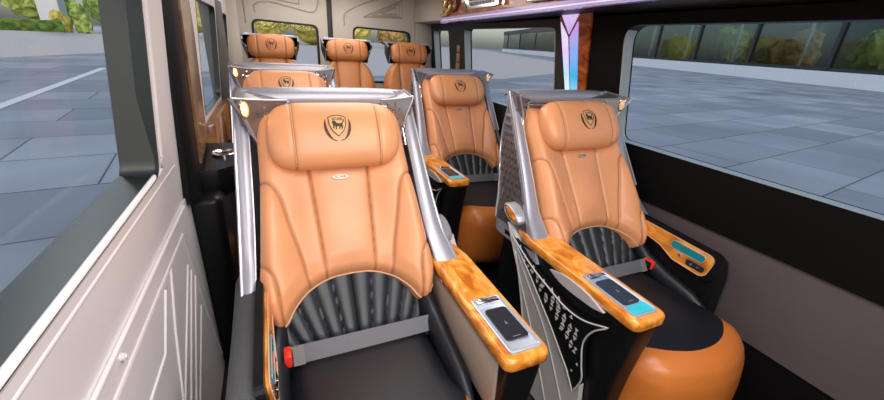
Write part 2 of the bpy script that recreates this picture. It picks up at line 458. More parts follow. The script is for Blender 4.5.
# right wall
V3 = rpoly([(-1.05, .98), (1.385, .98), (1.425, 1.512), (-1.05, 1.512)], [.03, .05, .08, .03])
V2 = rpoly([(1.88, .98), (3.10, .98), (3.10, 1.512), (1.92, 1.512)], .05)
V1 = rpoly([(3.42, .98), (3.78, .98), (3.78, 1.505), (3.42, 1.505)], .05)
bm = bmesh.new()
plate(bm, [(YF, .725), (1.80, .725), (1.80, ZC), (YF, ZC)], [V3], fR, (.07, 0, 0), 0)
plate(bm, [(1.80, .725), (YR, .725), (YR, ZC), (1.80, ZC)], [V2, V1], fR, (.07, 0, 0), 1)
plate(bm, [(YF, .345), (YR, .345), (YR, .722), (YF, .722)], [], lambda y, z: (1.645, y, z), (.06, 0, 0), 2)
plate(bm, [(YF, 0), (YR, 0), (YR, .342), (YF, .342)], [], lambda y, z: (1.655, y, z), (.06, 0, 0), 0)
struct('wall_right', bm, [BLKW, OLIVE, GREYW], smooth=False)
window(4, V3, fR, .052, WFRAMEL, None, .008, 1.495); window(5, V2, fR, .052, WFRAMEL, None, .008, 1.495); window(6, V1, fR, .052, WFRAMEL, None, .008, 1.495)
bm = bmesh.new()
for z in (1.16, 1.24, 1.32): box(bm, 1.552, 1.570, 3.20, 3.26, z, z+.075, .005)
struct('trim_7', bm, BROWN)

# rear wall: two door leaves
fB = lambda x, z: (x, YR, z)
def leaf(n, x0, x1, hole, lines):
    bm = bmesh.new()
    plate(bm, rpoly([(x0, 0), (x1, 0), (x1, ZC), (x0, ZC)], .01, 2), [hole], fB, (0, .06, 0))
    d = struct('door_%d' % n, bm, CREAM, smooth=False)
    bm = bmesh.new()
    for L in lines: tube(bm, [(x, YR, z) for x, z in smooth_line(L, 4)] if len(L) > 4 else [(x, YR, z) for x, z in L], .007, 6)
    struct('embossed_line', bm, CREAML, d)
    bm = bmesh.new(); k = len(hole); c = Vector((sum(p[0] for p in hole)/k, sum(p[1] for p in hole)/k)); rings = []
    for q in range(k):
        p = Vector(hole[q]); p1 = p + (c-p).normalized()*.02
        rings.append([(p.x, YR-.006, p.y), (p1.x, YR-.006, p1.y), (p1.x, YR+.06, p1.y), (p.x, YR+.06, p.y)])
    grid(bm, rings, closed_u=True, closed_v=True); w = struct('window_frame', bm, RUBBER, d)
    bm = bmesh.new(); plate(bm, hole, [], lambda x, z: (x, YR+.045, z), (0, .004, 0)); struct('window_pane', bm, GLASS, w, smooth=False)
    return d
H1 = rpoly([(-.10, .98), (.45, .98), (.45, 1.475), (-.10, 1.490)], .06)
H2 = rpoly([(.76, .98), (1.335, .98), (1.335, 1.475), (.76, 1.490)], .06)
leaf(1, -.33, .535, H1, [[(-.06, 1.54), (-.055, 1.60), (.05, 1.63), (.24, 1.60), (.384, 1.575), (.44, 1.60), (.47, 1.70)],
    [(-.14, 1.45), (-.14, 1.75)], [(.02, 1.66), (.30, 1.63), (.30, 1.75)], [(.06, 1.685), (.26, 1.66), (.26, 1.74)]])
leaf(2, .575, 1.66, H2, [[(.685, 1.49), (.685, 1.57), (.72, 1.61), (.82, 1.665), (.97, 1.725), (1.05, 1.76)],
    [(.865, 1.575), (1.245, 1.745), (1.245, 1.592), (.865, 1.575)], [(.945, 1.592), (1.215, 1.715), (1.215, 1.605), (.945, 1.592)], [(1.03, 1.612), (1.185, 1.682), (1.185, 1.620), (1.03, 1.612)],
    [(1.375, 1.76), (1.375, 1.45), (1.375, 1.2)]])
bm = bmesh.new(); box(bm, .533, .577, YR-.012, YR+.05, 0, ZC, .004); struct('trim_8', bm, RUBBER)
bm = bmesh.new(); box(bm, 1.415, 1.56, YR-.05, YR, .9, ZC, .02); struct('trim_9', bm, mat('grey corner trim', (.40, .37, .32), .5))

bm = bmesh.new(); box(bm, 1.37, 1.60, 3.00, YR, 1.56, ZC, .02); struct('trim_12', bm, CREAM)
# ------------------------------------------------------------------ overhead console, pillar light, cup holder ledge
con = thing('overhead_console', 'long red brown wood overhead console above the right windows', 'console', (1.35, 2.0, 1.55))
def cl(p): return (p[0]-1.35, p[1]-2.0, p[2]-1.557 + max(-.1, 2.9-p[1])*.0185)
def cslab(bm, x_face, y0, y1, z0, z1, r_end, thick, mi=0, ret=True):
    """upright band along x=x_face that turns round a corner at its rear end to the wall"""
    path = [(x_face, y0), (x_face, y1-r_end)] + [(x_face + r_end*(1-math.cos(a)), y1-r_end + r_end*math.sin(a)) for a in [PI/2*k/8 for k in range(1, 9)]] + ([(1.50, y1)] if ret else [])
    inn = []
    for i, (x, y) in enumerate(path):
        a = Vector(path[max(i-1, 0)]); b = Vector(path[min(i+1, len(path)-1)]); t = (b-a).normalized(); inn.append((x + t.y*thick, y - t.x*thick))
    slab(bm, [[cl((x, y, z)) for x, y in path] for z in (z0, z1)], [[cl((x, y, z)) for x, y in inn] for z in (z0, z1)])
bm = bmesh.new(); cslab(bm, 1.25, YF, 2.97, 1.572, ZC, .06, .03); obj('wood_face', bm, RWOOD, con)
bm = bmesh.new(); cslab(bm, 1.243, YF, 2.98, 1.558, 1.572, .06, .03, ret=False); obj('light_strip', bm, LAV, con)
bm = bmesh.new(); cslab(bm, 1.247, YF, 2.975, 1.550, 1.558, .06, .03, ret=False); obj('light_strip', bm, LAVW, con)
bm = bmesh.new(); cslab(bm, 1.243, YF, 2.98, 1.538, 1.550, .06, .03, ret=False); obj('light_strip', bm, LAV, con)
bm = bmesh.new(); v0 = [cl((1.26, YF, 1.553)), cl((1.53, YF, 1.553)), cl((1.53, 2.95, 1.553)), cl((1.26, 2.95, 1.553))]
slab(bm, [[v0[0], v0[1]], [v0[3], v0[2]]], [[(v0[0][0], v0[0][1], .02), (v0[1][0], v0[1][1], .02)], [(v0[3][0], v0[3][1], .02), (v0[2][0], v0[2][1], .02)]]); obj('bottom_panel', bm, OLIVE, con, smooth=False)
bm = bmesh.new(); plate(bm, rpoly([(2.08, 1.598), (2.46, 1.598), (2.56, 1.70), (2.10, 1.70)], .012), [], lambda y, z: cl((1.236, y, z)), (.016, 0, 0)); cp = obj('control_panel', bm, CHROME, con)
bm = bmesh.new(); plate(bm, rpoly([(2.13, 1.615), (2.43, 1.615), (2.50, 1.69), (2.14, 1.69)], .008), [], lambda y, z: cl((1.232, y, z)), (.006, 0, 0)); obj('dark_screen', bm, PAD, cp)
bm = bmesh.new()
for i in range(7):
    for j in range(3): box(bm, *[q for q in (1.229-1.35, 1.233-1.35, 2.17-2.0+i*.04, 2.195-2.0+i*.04, 1.625-1.55+j*.022, 1.637-1.55+j*.022)])
obj('key_pad', bm, DPIPE, cp, smooth=False)
bm = bmesh.new(); plate(bm, rpoly([(1.50, 1.586), (1.80, 1.592), (1.86, 1.68), (1.50, 1.68)], .012), [], lambda y, z: cl((1.236, y, z)), (.016, 0, 0)); cp = obj('air_vent', bm, CHROME, con)
bm = bmesh.new()
for j in range(5): box(bm, 1.228-1.35, 1.237-1.35, 1.53-2, 1.80-2, 1.60-1.55+j*.015, 1.607-1.55+j*.015, .002)
obj('vent_slat', bm, SILV, cp)
bm = bmesh.new()
for (y, z, r) in ((2.03, 1.607, .012), (1.99, 1.625, .010)): tube(bm, [cl((1.235, y, z)), cl((1.256, y, z))], r, 14)
obj('knob', bm, CHROME, con)
# gilded leaf scroll at the rear corner of the console
bm = bmesh.new()
for L in ([(2.94, 1.585), (2.90, 1.60), (2.85, 1.64), (2.84, 1.70), (2.88, 1.74)], [(2.94, 1.59), (2.88, 1.585), (2.80, 1.60), (2.76, 1.64), (2.78, 1.68)], [(2.90, 1.66), (2.86, 1.645), (2.83, 1.62), (2.79, 1.612), (2.74, 1.625)], [(2.92, 1.72), (2.88, 1.69), (2.82, 1.69), (2.77, 1.72), (2.76, 1.76)]):
    sm = smooth_line(L, 6); tube(bm, [cl((1.242, y, z)) for y, z in sm], .01, 8, rr=[.004 + .011*math.sin(PI*i/(len(sm)-1)) for i in range(len(sm))])
obj('gilded_scroll', bm, mat('pale gold', (.80, .62, .30), .25, .8), con)
bm = bmesh.new()
for L in ([(2.72, 1.60), (2.66, 1.63), (2.67, 1.68), (2.71, 1.70)], [(2.68, 1.60), (2.63, 1.65), (2.64, 1.72)]):
    sm = smooth_line(L, 5); tube(bm, [cl((1.244, y, z)) for y, z in sm], .006, 8)
obj('dark_scroll', bm, DKBROWN, con)

pl = thing('pillar_light', 'tapered lit panel in a wood frame on the pillar between the right windows', 'light', (1.56, 1.72, 1.12))
def pp(u, v, out=0.):
    z = 1.592 + (1.09-1.592)*v
    y = (1.885 + (1.635-1.885)*u)*(1-v) + (1.762 + (1.628-1.762)*u)*v
    return (XR(z)-.004-out-1.56, y-1.72, z-1.12)
bm = bmesh.new(); plate(bm, [(0, 0), (1, 0), (1, 1), (0, 1)], [], lambda u, v: pp(u, v, .008), (.014, 0, 0)); obj('wood_frame', bm, RWOOD, pl, smooth=False)
GL1 = gradient_glow('violet to blue glow', [(0, (.70, .85, .95)), (.35, (.35, .62, .90)), (.62, (.62, .50, .92)), (.85, (.80, .75, 1.)), (1, (.75, .5, .95))], .0, .43, .75)
GL2 = gradient_glow('blue cyan glow', [(0, (.30, .68, .78)), (.35, (.03, .38, .70)), (.7, (.22, .36, .80)), (1, (.65, .40, .90))], .0, .40, .7)
GL3 = gradient_glow('purple glow', [(0, (.55, .40, .85)), (1, (.72, .55, .95))], .36, .43, .8)
bm = bmesh.new(); plate(bm, [(.04, .12), (.26, .27), (.24, 1), (.03, 1)], [], lambda u, v: pp(u, v, .014), (.008, 0, 0)); obj('lit_panel', bm, GL1, pl, smooth=False)
bm = bmesh.new(); plate(bm, [(.34, .27), (.62, .12), (.66, 1), (.33, 1)], [], lambda u, v: pp(u, v, .014), (.008, 0, 0)); obj('lit_panel', bm, GL2, pl, smooth=False)
bm = bmesh.new(); plate(bm, [(.08, .03), (.66, .03), (.31, .24)], [], lambda u, v: pp(u, v, .014), (.008, 0, 0)); obj('lit_panel', bm, GL3, pl, smooth=False)

led = thing('cup_holder_ledge', 'black side ledge with a chrome cup holder beside the front left seat', 'cup holder', (-.25, 1.8, .8))
bm = bmesh.new()
out = rpoly([(-.085, -.19), (.03, -.19), (.085, -.14), (.092, .14), (.06, .25), (-.085, .26)], [0, .05, .06, .08, .06, 0])
top = [(x, y, .075) for x, y in out]
rows = [[(x*.80-.015, y*.86, -.05) for x, y in out], [(x*.97, y*.98, -.03) for x, y in out], [(x, y, 0) for x, y in out], [(x, y, .06) for x, y in out], [(x*.96, y*.975, .078) for x, y in out]]
vs = grid(bm, rows, closed_v=True); bm.faces.new(vs[0]); bm.faces.new(vs[-1])
obj('ledge_body', bm, PLAS, led, angle=50)
bm = bmesh.new(); n = 28
ring = lambda r, z: [(.032 + r*math.cos(2*PI*k/n), .035 + r*math.sin(2*PI*k/n), z) for k in range(n)]
vs = grid(bm, [ring(.050, .076), ring(.050, .088), ring(.046, .091), ring(.040, .086), ring(.037, .0795)], closed_v=True); bm.faces.new(vs[-1]); bm.faces.new(vs[0])
obj('cup_ring', bm, CHROME, led)
bm = bmesh.new(); vs = grid(bm, [ring(.036, .0795), ring(.034, .0815)], closed_v=True); bm.faces.new(vs[-1]); bm.faces.new(vs[0]); obj('cup_well', bm, PLAS, led)

# ------------------------------------------------------------------ outside
ZG = -.5
bm = bmesh.new(); box(bm, -260, 330, -160, 330, ZG-.2, ZG); struct('ground', bm, GROUND, smooth=False)
bm = bmesh.new(); plate(bm, [(-120, 40), (-12, 26.5), (-8.5, 40), (-5, 22), (14, 22), (40, 40), (112, 195), (90, 240), (-60, 240), (-150, 110)], [], lambda x, y: (x, y, ZG+.012), (0, 0, -.01)); struct('trim_10', bm, ASPH, smooth=False)
bm = bmesh.new(); plate(bm, [(-5.0, 7.0), (-6.7, 22.5), (-6.95, 22.5), (-5.25, 7.0)], [], lambda x, y: (x, y, ZG+.012), (0, 0, -.01)); struct('trim_11', bm, PAINT, smooth=False)
B0, B1 = Vector((52, 4, 0)), Vector((118, 190, 0)); bd = (B1-B0).normalized(); bn = Vector((bd.y, -bd.x, 0)); BL = (B1-B0).length
blg = thing('glass_building', 'long low building with dark glass front and pale base across the plaza', 'building', (B0.x, B0.y, ZG))
def bp(s, t, z): p = bd*s + bn*t; return (p.x, p.y, z)
def bbox(bm, s0, s1, t0, t1, z0, z1):
    b2 = bmesh.new(); bmesh.ops.create_cube(b2, size=1)
    for v in b2.verts: v.co = bp(s0 + (v.co.x+.5)*(s1-s0), t0 + (v.co.y+.5)*(t1-t0), z0 + (v.co.z+.5)*(z1-z0))
    merge(bm, b2)
S0 = -70
bm = bmesh.new(); bbox(bm, S0, BL, 0, 10, 0, 1.55); obj('base_ledge', bm, CONC, blg, smooth=False)
bm = bmesh.new(); bbox(bm, S0, BL, .25, .6, 1.55, 1.95); bbox(bm, S0, BL, .1, .9, 8.2, 10); obj('facade_band', bm, BDARK, blg, smooth=False)
bm = bmesh.new(); bbox(bm, S0, BL, 9, 9.4, 1.5, 9); obj('back_wall', bm, BINT, blg, smooth=False)
bm = bmesh.new(); bbox(bm, S0, BL, .5, 9, 1.5, 1.6); obj('inner_floor', bm, BINT, blg, smooth=False)
s = S0; k = 0
while s < BL:
    w = 11.5 if s < 80 else 24
    bm = bmesh.new(); bbox(bm, s+.2, min(BL, s+w), .38, .44, 1.95, 8.2); obj('glass_pane', bm, BGLASS, blg, smooth=False)
    bm = bmesh.new(); bbox(bm, s-.22, s+.22, .2, .7, 1.5, 8.3); obj('mullion', bm, BDARK, blg, smooth=False)
    if s < 90:
        bm = bmesh.new(); tube(bm, [bp(s+w*.55, 3.0, 1.55), bp(s+w*.55, 3.0, 8.2)], .22, 10); obj('column', bm, CONC, blg)
    s += w; k += 1

def crown(bm, c, rx, ry, rz, n=7, sub=3, rough=.22, seed=0):
    rnd = random.Random(seed)
    for i in range(n):
        a = rnd.uniform(0, 2*PI); q = rnd.uniform(0, .62) if i else 0
        o = Vector((c[0] + rx*q*math.cos(a), c[1] + ry*q*math.sin(a), c[2] + rz*rnd.uniform(-.45, .5)*(1 if i else 0)))
        k = rnd.uniform(.45, .7) if i else .75
        b2 = bmesh.new(); bmesh.ops.create_icosphere(b2, subdivisions=sub, radius=1)
        for v in b2.verts:
            h = 1 + rough*(math.sin(v.co.x*9+i)*math.cos(v.co.y*11+2*i)*math.sin(v.co.z*8+i) + rnd.uniform(-.35, .35))
            v.co = (v.co.x*rx*k*h, v.co.y*ry*k*h, v.co.z*rz*k*h)
        merge(bm, b2, M=Matrix.Translation(o))
def tree(name, label, x, y, h, r, m, group=None, trunk=.16, seed=0, low=.66):
    t = thing(name, label, 'tree', (x, y, ZG), group)
    bm = bmesh.new(); tube(bm, [(0, 0, 0), (.1, 0, h*.3), (-.05, .05, h*.6)], trunk, 8, rr=[trunk*1.3, trunk, trunk*.6]); obj('trunk', bm, BARK, t)
    bm = bmesh.new(); crown(bm, (0, 0, h*low), r, r, h*.36, 8, 3, .25, seed); obj('crown', bm, m, t)
    return t
def shrub(label, x, y, r, h, m, group=None, seed=0, z=ZG):
    bm = bmesh.new(); crown(bm, (0, 0, h*.42), r, r, h*.6, 5, 3, .25, seed)
    for v in bm.verts: v.co.z = max(v.co.z, 0)
    o = obj('shrub', bm, m); o.location = (x, y, z); return tag(o, label, 'shrub', group)

def hedge(label, x0, y0, x1, y1, h, w, m, seed):
    rnd = random.Random(seed); L = math.hypot(x1-x0, y1-y0); n = int(L/1.2)+2; bm = bmesh.new(); d = Vector((x1-x0, y1-y0, 0))/L; q = Vector((d.y, -d.x, 0))
    front = []; 
    sec = [(-.5, 0), (-.55, .5), (-.45, .92), (0, 1.05), (.45, .92), (.55, .5), (.5, 0)]
    rows = [[d*(L*i/(n-1)) + q*(a*w*(1+rnd.uniform(-.1, .1))) + Vector((0, 0, b*h*(1+rnd.uniform(-.09, .09)))) for a, b in sec] for i in range(n)]
    vs = grid(bm, rows); bm.faces.new(vs[0]); bm.faces.new(vs[-1][::-1])
    o = obj('hedge', bm, m); o.location = (x0, y0, ZG); return tag(o, label, 'hedge')
hedge('low clipped dark green hedge at the far left edge of the plaza', -62, 55, -31.5, 89, 1.7, 2.2, LEAF3, 3)
# everything beyond the hedge at the left
tree('broad_tree', 'bright green bushy tree at the far left edge of the view', -46.5, 95, 14, 6.5, LEAF1, None, .3, 11, .36)
tree('broad_tree', 'bright green tree with a bare trunk beyond the low hedge', -44.0, 117, 17, 6.5, LEAF1, None, .45, 12, .38)
tree('broad_tree', 'tall green tree behind the grey lamp pole', -28.5, 106, 15, 5.2, LEAF1, None, .3, 13, .36)
shrub('yellowish rounded shrub in front of the pale tower', -31.8, 91.5, 1.7, 3.4, LEAF2, None, 21)
shrub('fresh green upright shrub beside the grey lamp pole, right of the tower', -29.0, 91.2, 1.5, 4.6, LEAF1, None, 22)
shrub('dark green shrub right of the grey lamp pole', -25.5, 93, 1.6, 3.2, LEAF3, None, 23)
tw = thing('pale_tower', 'pale narrow tower standing beyond the hedge', 'tower', (-34.6, 97, ZG))
bm = bmesh.new(); box(bm, -1.5, 1.5, -1.5, 1.5, 0, 26); obj('shaft', bm, TOWERM, tw, smooth=False)
bm = bmesh.new()
box(bm, -1.9, 1.9, -1.7, 1.7, 24, 25)
obj('cornice', bm, CONC, tw, smooth=False)
lp = thing('lamp_pole', 'slim grey lamp pole at the far left edge of the plaza', 'lamp pole', (-30.2, 94, ZG))
bm = bmesh.new(); tube(bm, [(0, 0, 0), (0, 0, 14)], .16, 10); obj('pole', bm, POLEM, lp)
bm = bmesh.new(); box(bm, -.6, .6, -.2, .2, 13.9, 14.3, .05); obj('lamp_head', bm, POLEM, lp)
# yellow green trees behind the van
for i, (x, y, h, r, m) in enumerate(((-17, 118, 15, 6.3, LEAF2), (-8.5, 92, 13, 6, LEAF2), (1.5, 122, 14, 6.8, LEAF2), (10.5, 96, 12, 6.4, LEAF2), (23, 126, 13, 6.8, LEAF2), (31.5, 99, 11, 6.4, LEAF4), (49, 128, 13, 6.8, LEAF2))):
    lab = ['yellow green tree seen through the second left window', 'yellow green tree at the edge of the second left window', 'yellow tree behind the left end of the left rear window', 'yellow tree behind the middle of the left rear window',
           'yellow tree behind the right end of the left rear window', 'brownish orange tree behind the right rear window', 'yellow green tree behind the right end of the right rear window'][i]
    tree('broad_tree', lab, x, y, h, r, m, 'yellow trees behind the van', .3, 40+i, .40)
bm = bmesh.new()
# shrubs standing inside the glass front
for i, (s, m, lab) in enumerate(((-6, LEAF3, 'dark shrub behind the glass front, nearest the right edge of the photo'), (3, LEAF4, 'orange shrub behind the glass front, second from the right edge'), (13, LEAF3, 'dark green shrub behind the glass front, right of the pale column'), (21, LEAF1, 'bright green shrub behind the glass front above the pale ledge'),
        (31, LEAF4, 'orange shrub behind the glass front at the middle of the long window'), (43, LEAF1, 'green shrub behind the glass front toward the left of the long window'), (57, LEAF3, 'dark shrub behind the glass front at the left end of the long window'))):
    p = B0 + bd*s + bn*4.5; shrub(lab, p.x, p.y, 2.6, 5.2, m, 'shrubs behind the glass front', 60+i, ZG+1.6)
bm.free()

# ------------------------------------------------------------------ light
w = bpy.data.worlds.new('sky'); S.world = w; w.use_nodes = True; nt = w.node_tree
bg = nt.nodes['Background']; sky = nt.nodes.new('ShaderNodeTexSky'); sky.sky_type = 'NISHITA'
sky.sun_disc = False; sky.sun_elevation = math.radians(40); sky.sun_rotation = math.radians(200); sky.altitude = 0; sky.dust_density = 2.5; sky.air_density = 1.0
nt.links.new(sky.outputs['Color'], bg.inputs['Color']); bg.inputs['Strength'].default_value = .17
def area(name, loc, rot, sx, sy, power, col=(1, 1, 1)):
    l = bpy.data.lights.new(name, 'AREA'); l.shape = 'RECTANGLE'; l.size = sx; l.size_y = sy; l.energy = power; l.color = col
    o = bpy.data.objects.new(name, l); COL.objects.link(o); o.location = loc; o.rotation_euler = rot; return o
sun = bpy.data.lights.new('sun', 'SUN'); sun.energy = .8; sun.angle = math.radians(6); sun.color = (1, .96, .9)
so = bpy.data.objects.new('sun', sun); COL.objects.link(so); so.rotation_euler = (math.radians(48), 0, math.radians(200))
area('ceiling_fill', (.50, .25, 1.765), (0, 0, 0), .9, 1.0, 17, (1, .98, .96))  # unseen area lights added under the ceiling to brighten the cabin
area('ceiling_fill', (.50, 1.9, 1.765), (0, 0, 0), .8, 1.2, 11, (1, .95, .90))
area('ceiling_fill', (.45, 3.3, 1.765), (0, 0, 0), .9, .8, 8, (1, .95, .90))
area('front_fill', (.35, -.95, 1.62), (math.radians(58), 0, math.radians(-6)), 1.2, .3, 15, (1, .98, .97))  # added fill light behind the camera, aimed rearwards at the seats
S.view_settings.view_transform = 'Standard'; S.view_settings.look = 'None'; S.view_settings.exposure = 0
#SEATS

# ------------------------------------------------------------------ captain seats
# local frame: x across (aisle side = +m), y towards the rear (origin 1.0 m), z up
K = .667; NS = math.sqrt(1+K*K); SY, SZ = K/NS, 1/NS
def BP(x, s, d, m=1): return (x*m, .02 + SY*s - SZ*d, .58 + SZ*s + SY*d)
WT = [(-.035, .246), (.02, .268), (.09, .274), (.22, .262), (.40, .248), (.60, .243), (.76, .240)]
def w_of(s): return spline_tab(WT, s)
def s_bot(u):
    a = abs(u)
    t = [(0, .094), (.25, .088), (.5, .060), (.68, .018), (.82, -.022), (.91, -.034), (.96, -.024), (1.0, .006)]
    return spline_tab(t, a)
SEAM_A = [(.098, .72), (.098, .47), (.088, .28), (.078, .08)]
SEAM_B = smooth_line([(.275, .425), (.225, .412), (.195, .37), (.175, .28), (.150, .17), (.128, .04)], 5)
SEAM_C = smooth_line([(.30, .165), (.262, .160), (.236, .125), (.224, .06), (.218, -.05)], 5)
def sm01(t): t = max(0, min(1, t)); return t*t*(3-2*t)
def back_d(x, s, u):
    """height of the upholstery over the back plane"""
    a = abs(x)
    dA = seg_dist(a, s, SEAM_A); dB = seg_dist(a, s, SEAM_B); dC = seg_dist(a, s, SEAM_C)
    k = sm01((s-s_bot(u))/.09)
    d = .014 + k*(.009*(1-math.exp(-dA/.03)) + .010*(1-math.exp(-dB/.03))) + .008*(1-math.exp(-dC/.022)) - .010
    for q in (dA, dB, dC): d -= .006*math.exp(-(q/.005)**2)*(.15+.85*k)
    # bolsters stand proud at the sides
    d += .046*sm01((a-.10)/.14)*(.35+.65*sm01((.56-s)/.25))
    e = min((1-abs(u))*w_of(s), max(0, s-s_bot(u)))
    d -= .036*(1-min(1, e/.040))**2.2
    return d, .8*max(math.exp(-(dA/.0042)**2), math.exp(-(dB/.0042)**2), math.exp(-(dC/.0042)**2))
def upholstery(nu, nv, fu, attr=True, thick=.05, m=1, M=None):
    bm = bmesh.new(); lay = bm.verts.layers.float.new('seam')
    F, Bk, A = [], [], []
    for i in range(nu+1):
        u = -1 + 2*i/nu; r, b, a = [], [], []
        for j in range(nv+1):
            p, q, sv = fu(u, j/nv); r.append(p); b.append(q); a.append(sv)
        F.append(r); Bk.append(b); A.append(a)
    vs = slab(bm, F, Bk)
    for i in range(nu+1):
        for j in range(nv+1): vs[i][j][lay] = A[i][j]
    return bm
def back_fn(u, v):
    s0 = s_bot(u); s = s0 + (.665-s0)*(v**1.1); x = u*w_of(s)
    d, sv = back_d(x, s, u)
    if s > .60: d -= .035*((s-.60)/.065)**2
    return BP(x, s, d), BP(x*.985, s, -.045), sv
_backmesh = None
def pil_d(x, s, sc=1.0, hw=.214, c=.556, hh=.112, dc=.062, dd=.060):
    t = min(.9999, abs(x)/hw); E = (1-t**6)**(1/2.6)
    q = min(1, abs(s-c)/(hh*E+1e-6))
    d = dc + dd*E*(1-q**2.4)**(1/2.4)
    a = abs(abs(x)-.135)
    return d - .006*math.exp(-(a/.005)**2), math.exp(-(a/.0035)**2)
def pillow_bm(hw=.214, c=.556, hh=.112, dc=.062, dd=.060, P=BP, seam=.135):
    bm = bmesh.new(); lay = bm.verts.layers.float.new('seam'); nx, na = 60, 30; rings = []; sv = []
    for i in range(nx+1):
        t = -1 + 2*i/nx; t = math.copysign(abs(t)**.82, t); x = hw*t; E = max(.001, 1-abs(t)**6)**(1/2.6)
        g = .006*math.exp(-((abs(x)-seam)/.005)**2); r = []
        for k in range(na):
            a = 2*PI*k/na; ca, sa = math.cos(a), math.sin(a)
            s_ = c + hh*E*math.copysign(abs(ca)**(2/2.4), ca); d_ = dc + (dd*E-g)*math.copysign(abs(sa)**(2/2.4), sa)
            r.append(P(x, s_, d_))
        rings.append(r); sv.append(math.exp(-((abs(x)-seam)/.0035)**2))
    vs = grid(bm, rings, closed_v=True)
    for i, row in enumerate(vs):
        for v in row: v[lay] = sv[i]
    for r in (vs[0], vs[-1]):
        try: bm.faces.new(r)
        except ValueError: pass
    return bm
SHIELD = [(-.5, .42), (-.30, .50), (0, .54), (.30, .50), (.5, .42), (.46, .02), (.32, -.26), (0, -.52), (-.32, -.26), (-.46, .02)]
LION = [(-.27, .12), (-.30, .20), (-.22, .27), (-.12, .24), (-.05, .15), (.10, .12), (.20, .12), (.27, .18), (.33, .28), (.30, .30), (.37, .33), (.38, .26), (.30, .14), (.27, .06), (.29, -.06), (.24, -.17), (.19, -.17), (.21, -.08), (.15, -.03),
        (.12, -.16), (.06, -.16), (.09, -.03), (-.03, -.02), (-.08, -.18), (-.14, -.18), (-.10, -.04), (-.17, .01), (-.20, -.12), (-.29, -.10), (-.28, -.06), (-.24, -.06), (-.24, .06)]
def emblem(parent, c, w, h, surf, P, word=True, fill=None):
    """shield with a walking lion, a word above it and a dark laurel sweep at each side"""
    on = lambda off: (lambda u, v: Vector(P(u, c+v, surf(u, c+v)[0] + off)))
    nrm = Vector(P(0, 0, 0)) - Vector(P(0, 0, .0015))
    def fine(poly, k=3):
        o = []
        for a, b in zip(poly, poly[1:] + poly[:1]):
            for t in range(k): o.append((a[0]+(b[0]-a[0])*t/k, a[1]+(b[1]-a[1])*t/k))
        return o
    bm = bmesh.new(); plate(bm, fine([(x*w, y*h) for x, y in SHIELD]), [], on(.0035), nrm*2); e = obj('emblem_shield', bm, fill or GOLD, parent, smooth=False)
    bm = bmesh.new(); q = [(x*w, y*h) for x, y in SHIELD]; tube(bm, [on(.004)(*p) for p in fine(q + q[:1], 2)], .0012, 5); obj('emblem_outline', bm, DKBROWN, parent)
    bm = bmesh.new(); plate(bm, [(x*w*1.05, y*h - .02*h) for x, y in LION], [], on(.0052), nrm); obj('emblem_lion', bm, DKBROWN, parent, smooth=False)
    for s in (-1, 1):
        bm = bmesh.new(); n = 12; outer = []; inner = []
        for i in range(n+1):
            t = i/n; a = math.radians(150 + 112*t); wd = math.sin(PI*min(1, t*1.15+.0001))**.7*.13 if t < .87 else .10*(1-t)/.13
            ox, oy = .78*math.cos(a)*(1 if t < .9 else 1), -.02 + .74*math.sin(a)
            outer.append((s*ox*w, oy*h)); inner.append((s*(ox+wd*1.1)*w, (oy+wd*.5)*h))
        plate(bm, outer + inner[::-1], [], on(.003), nrm); obj('emblem_laurel', bm, DKBROWN, parent, smooth=False)
    if word:
        text_mesh('SCAR', .20*h, lambda x, y, z: on(.0052+z*.3)(x, y + .33*h), 'emblem_word', DKBROWN, parent)

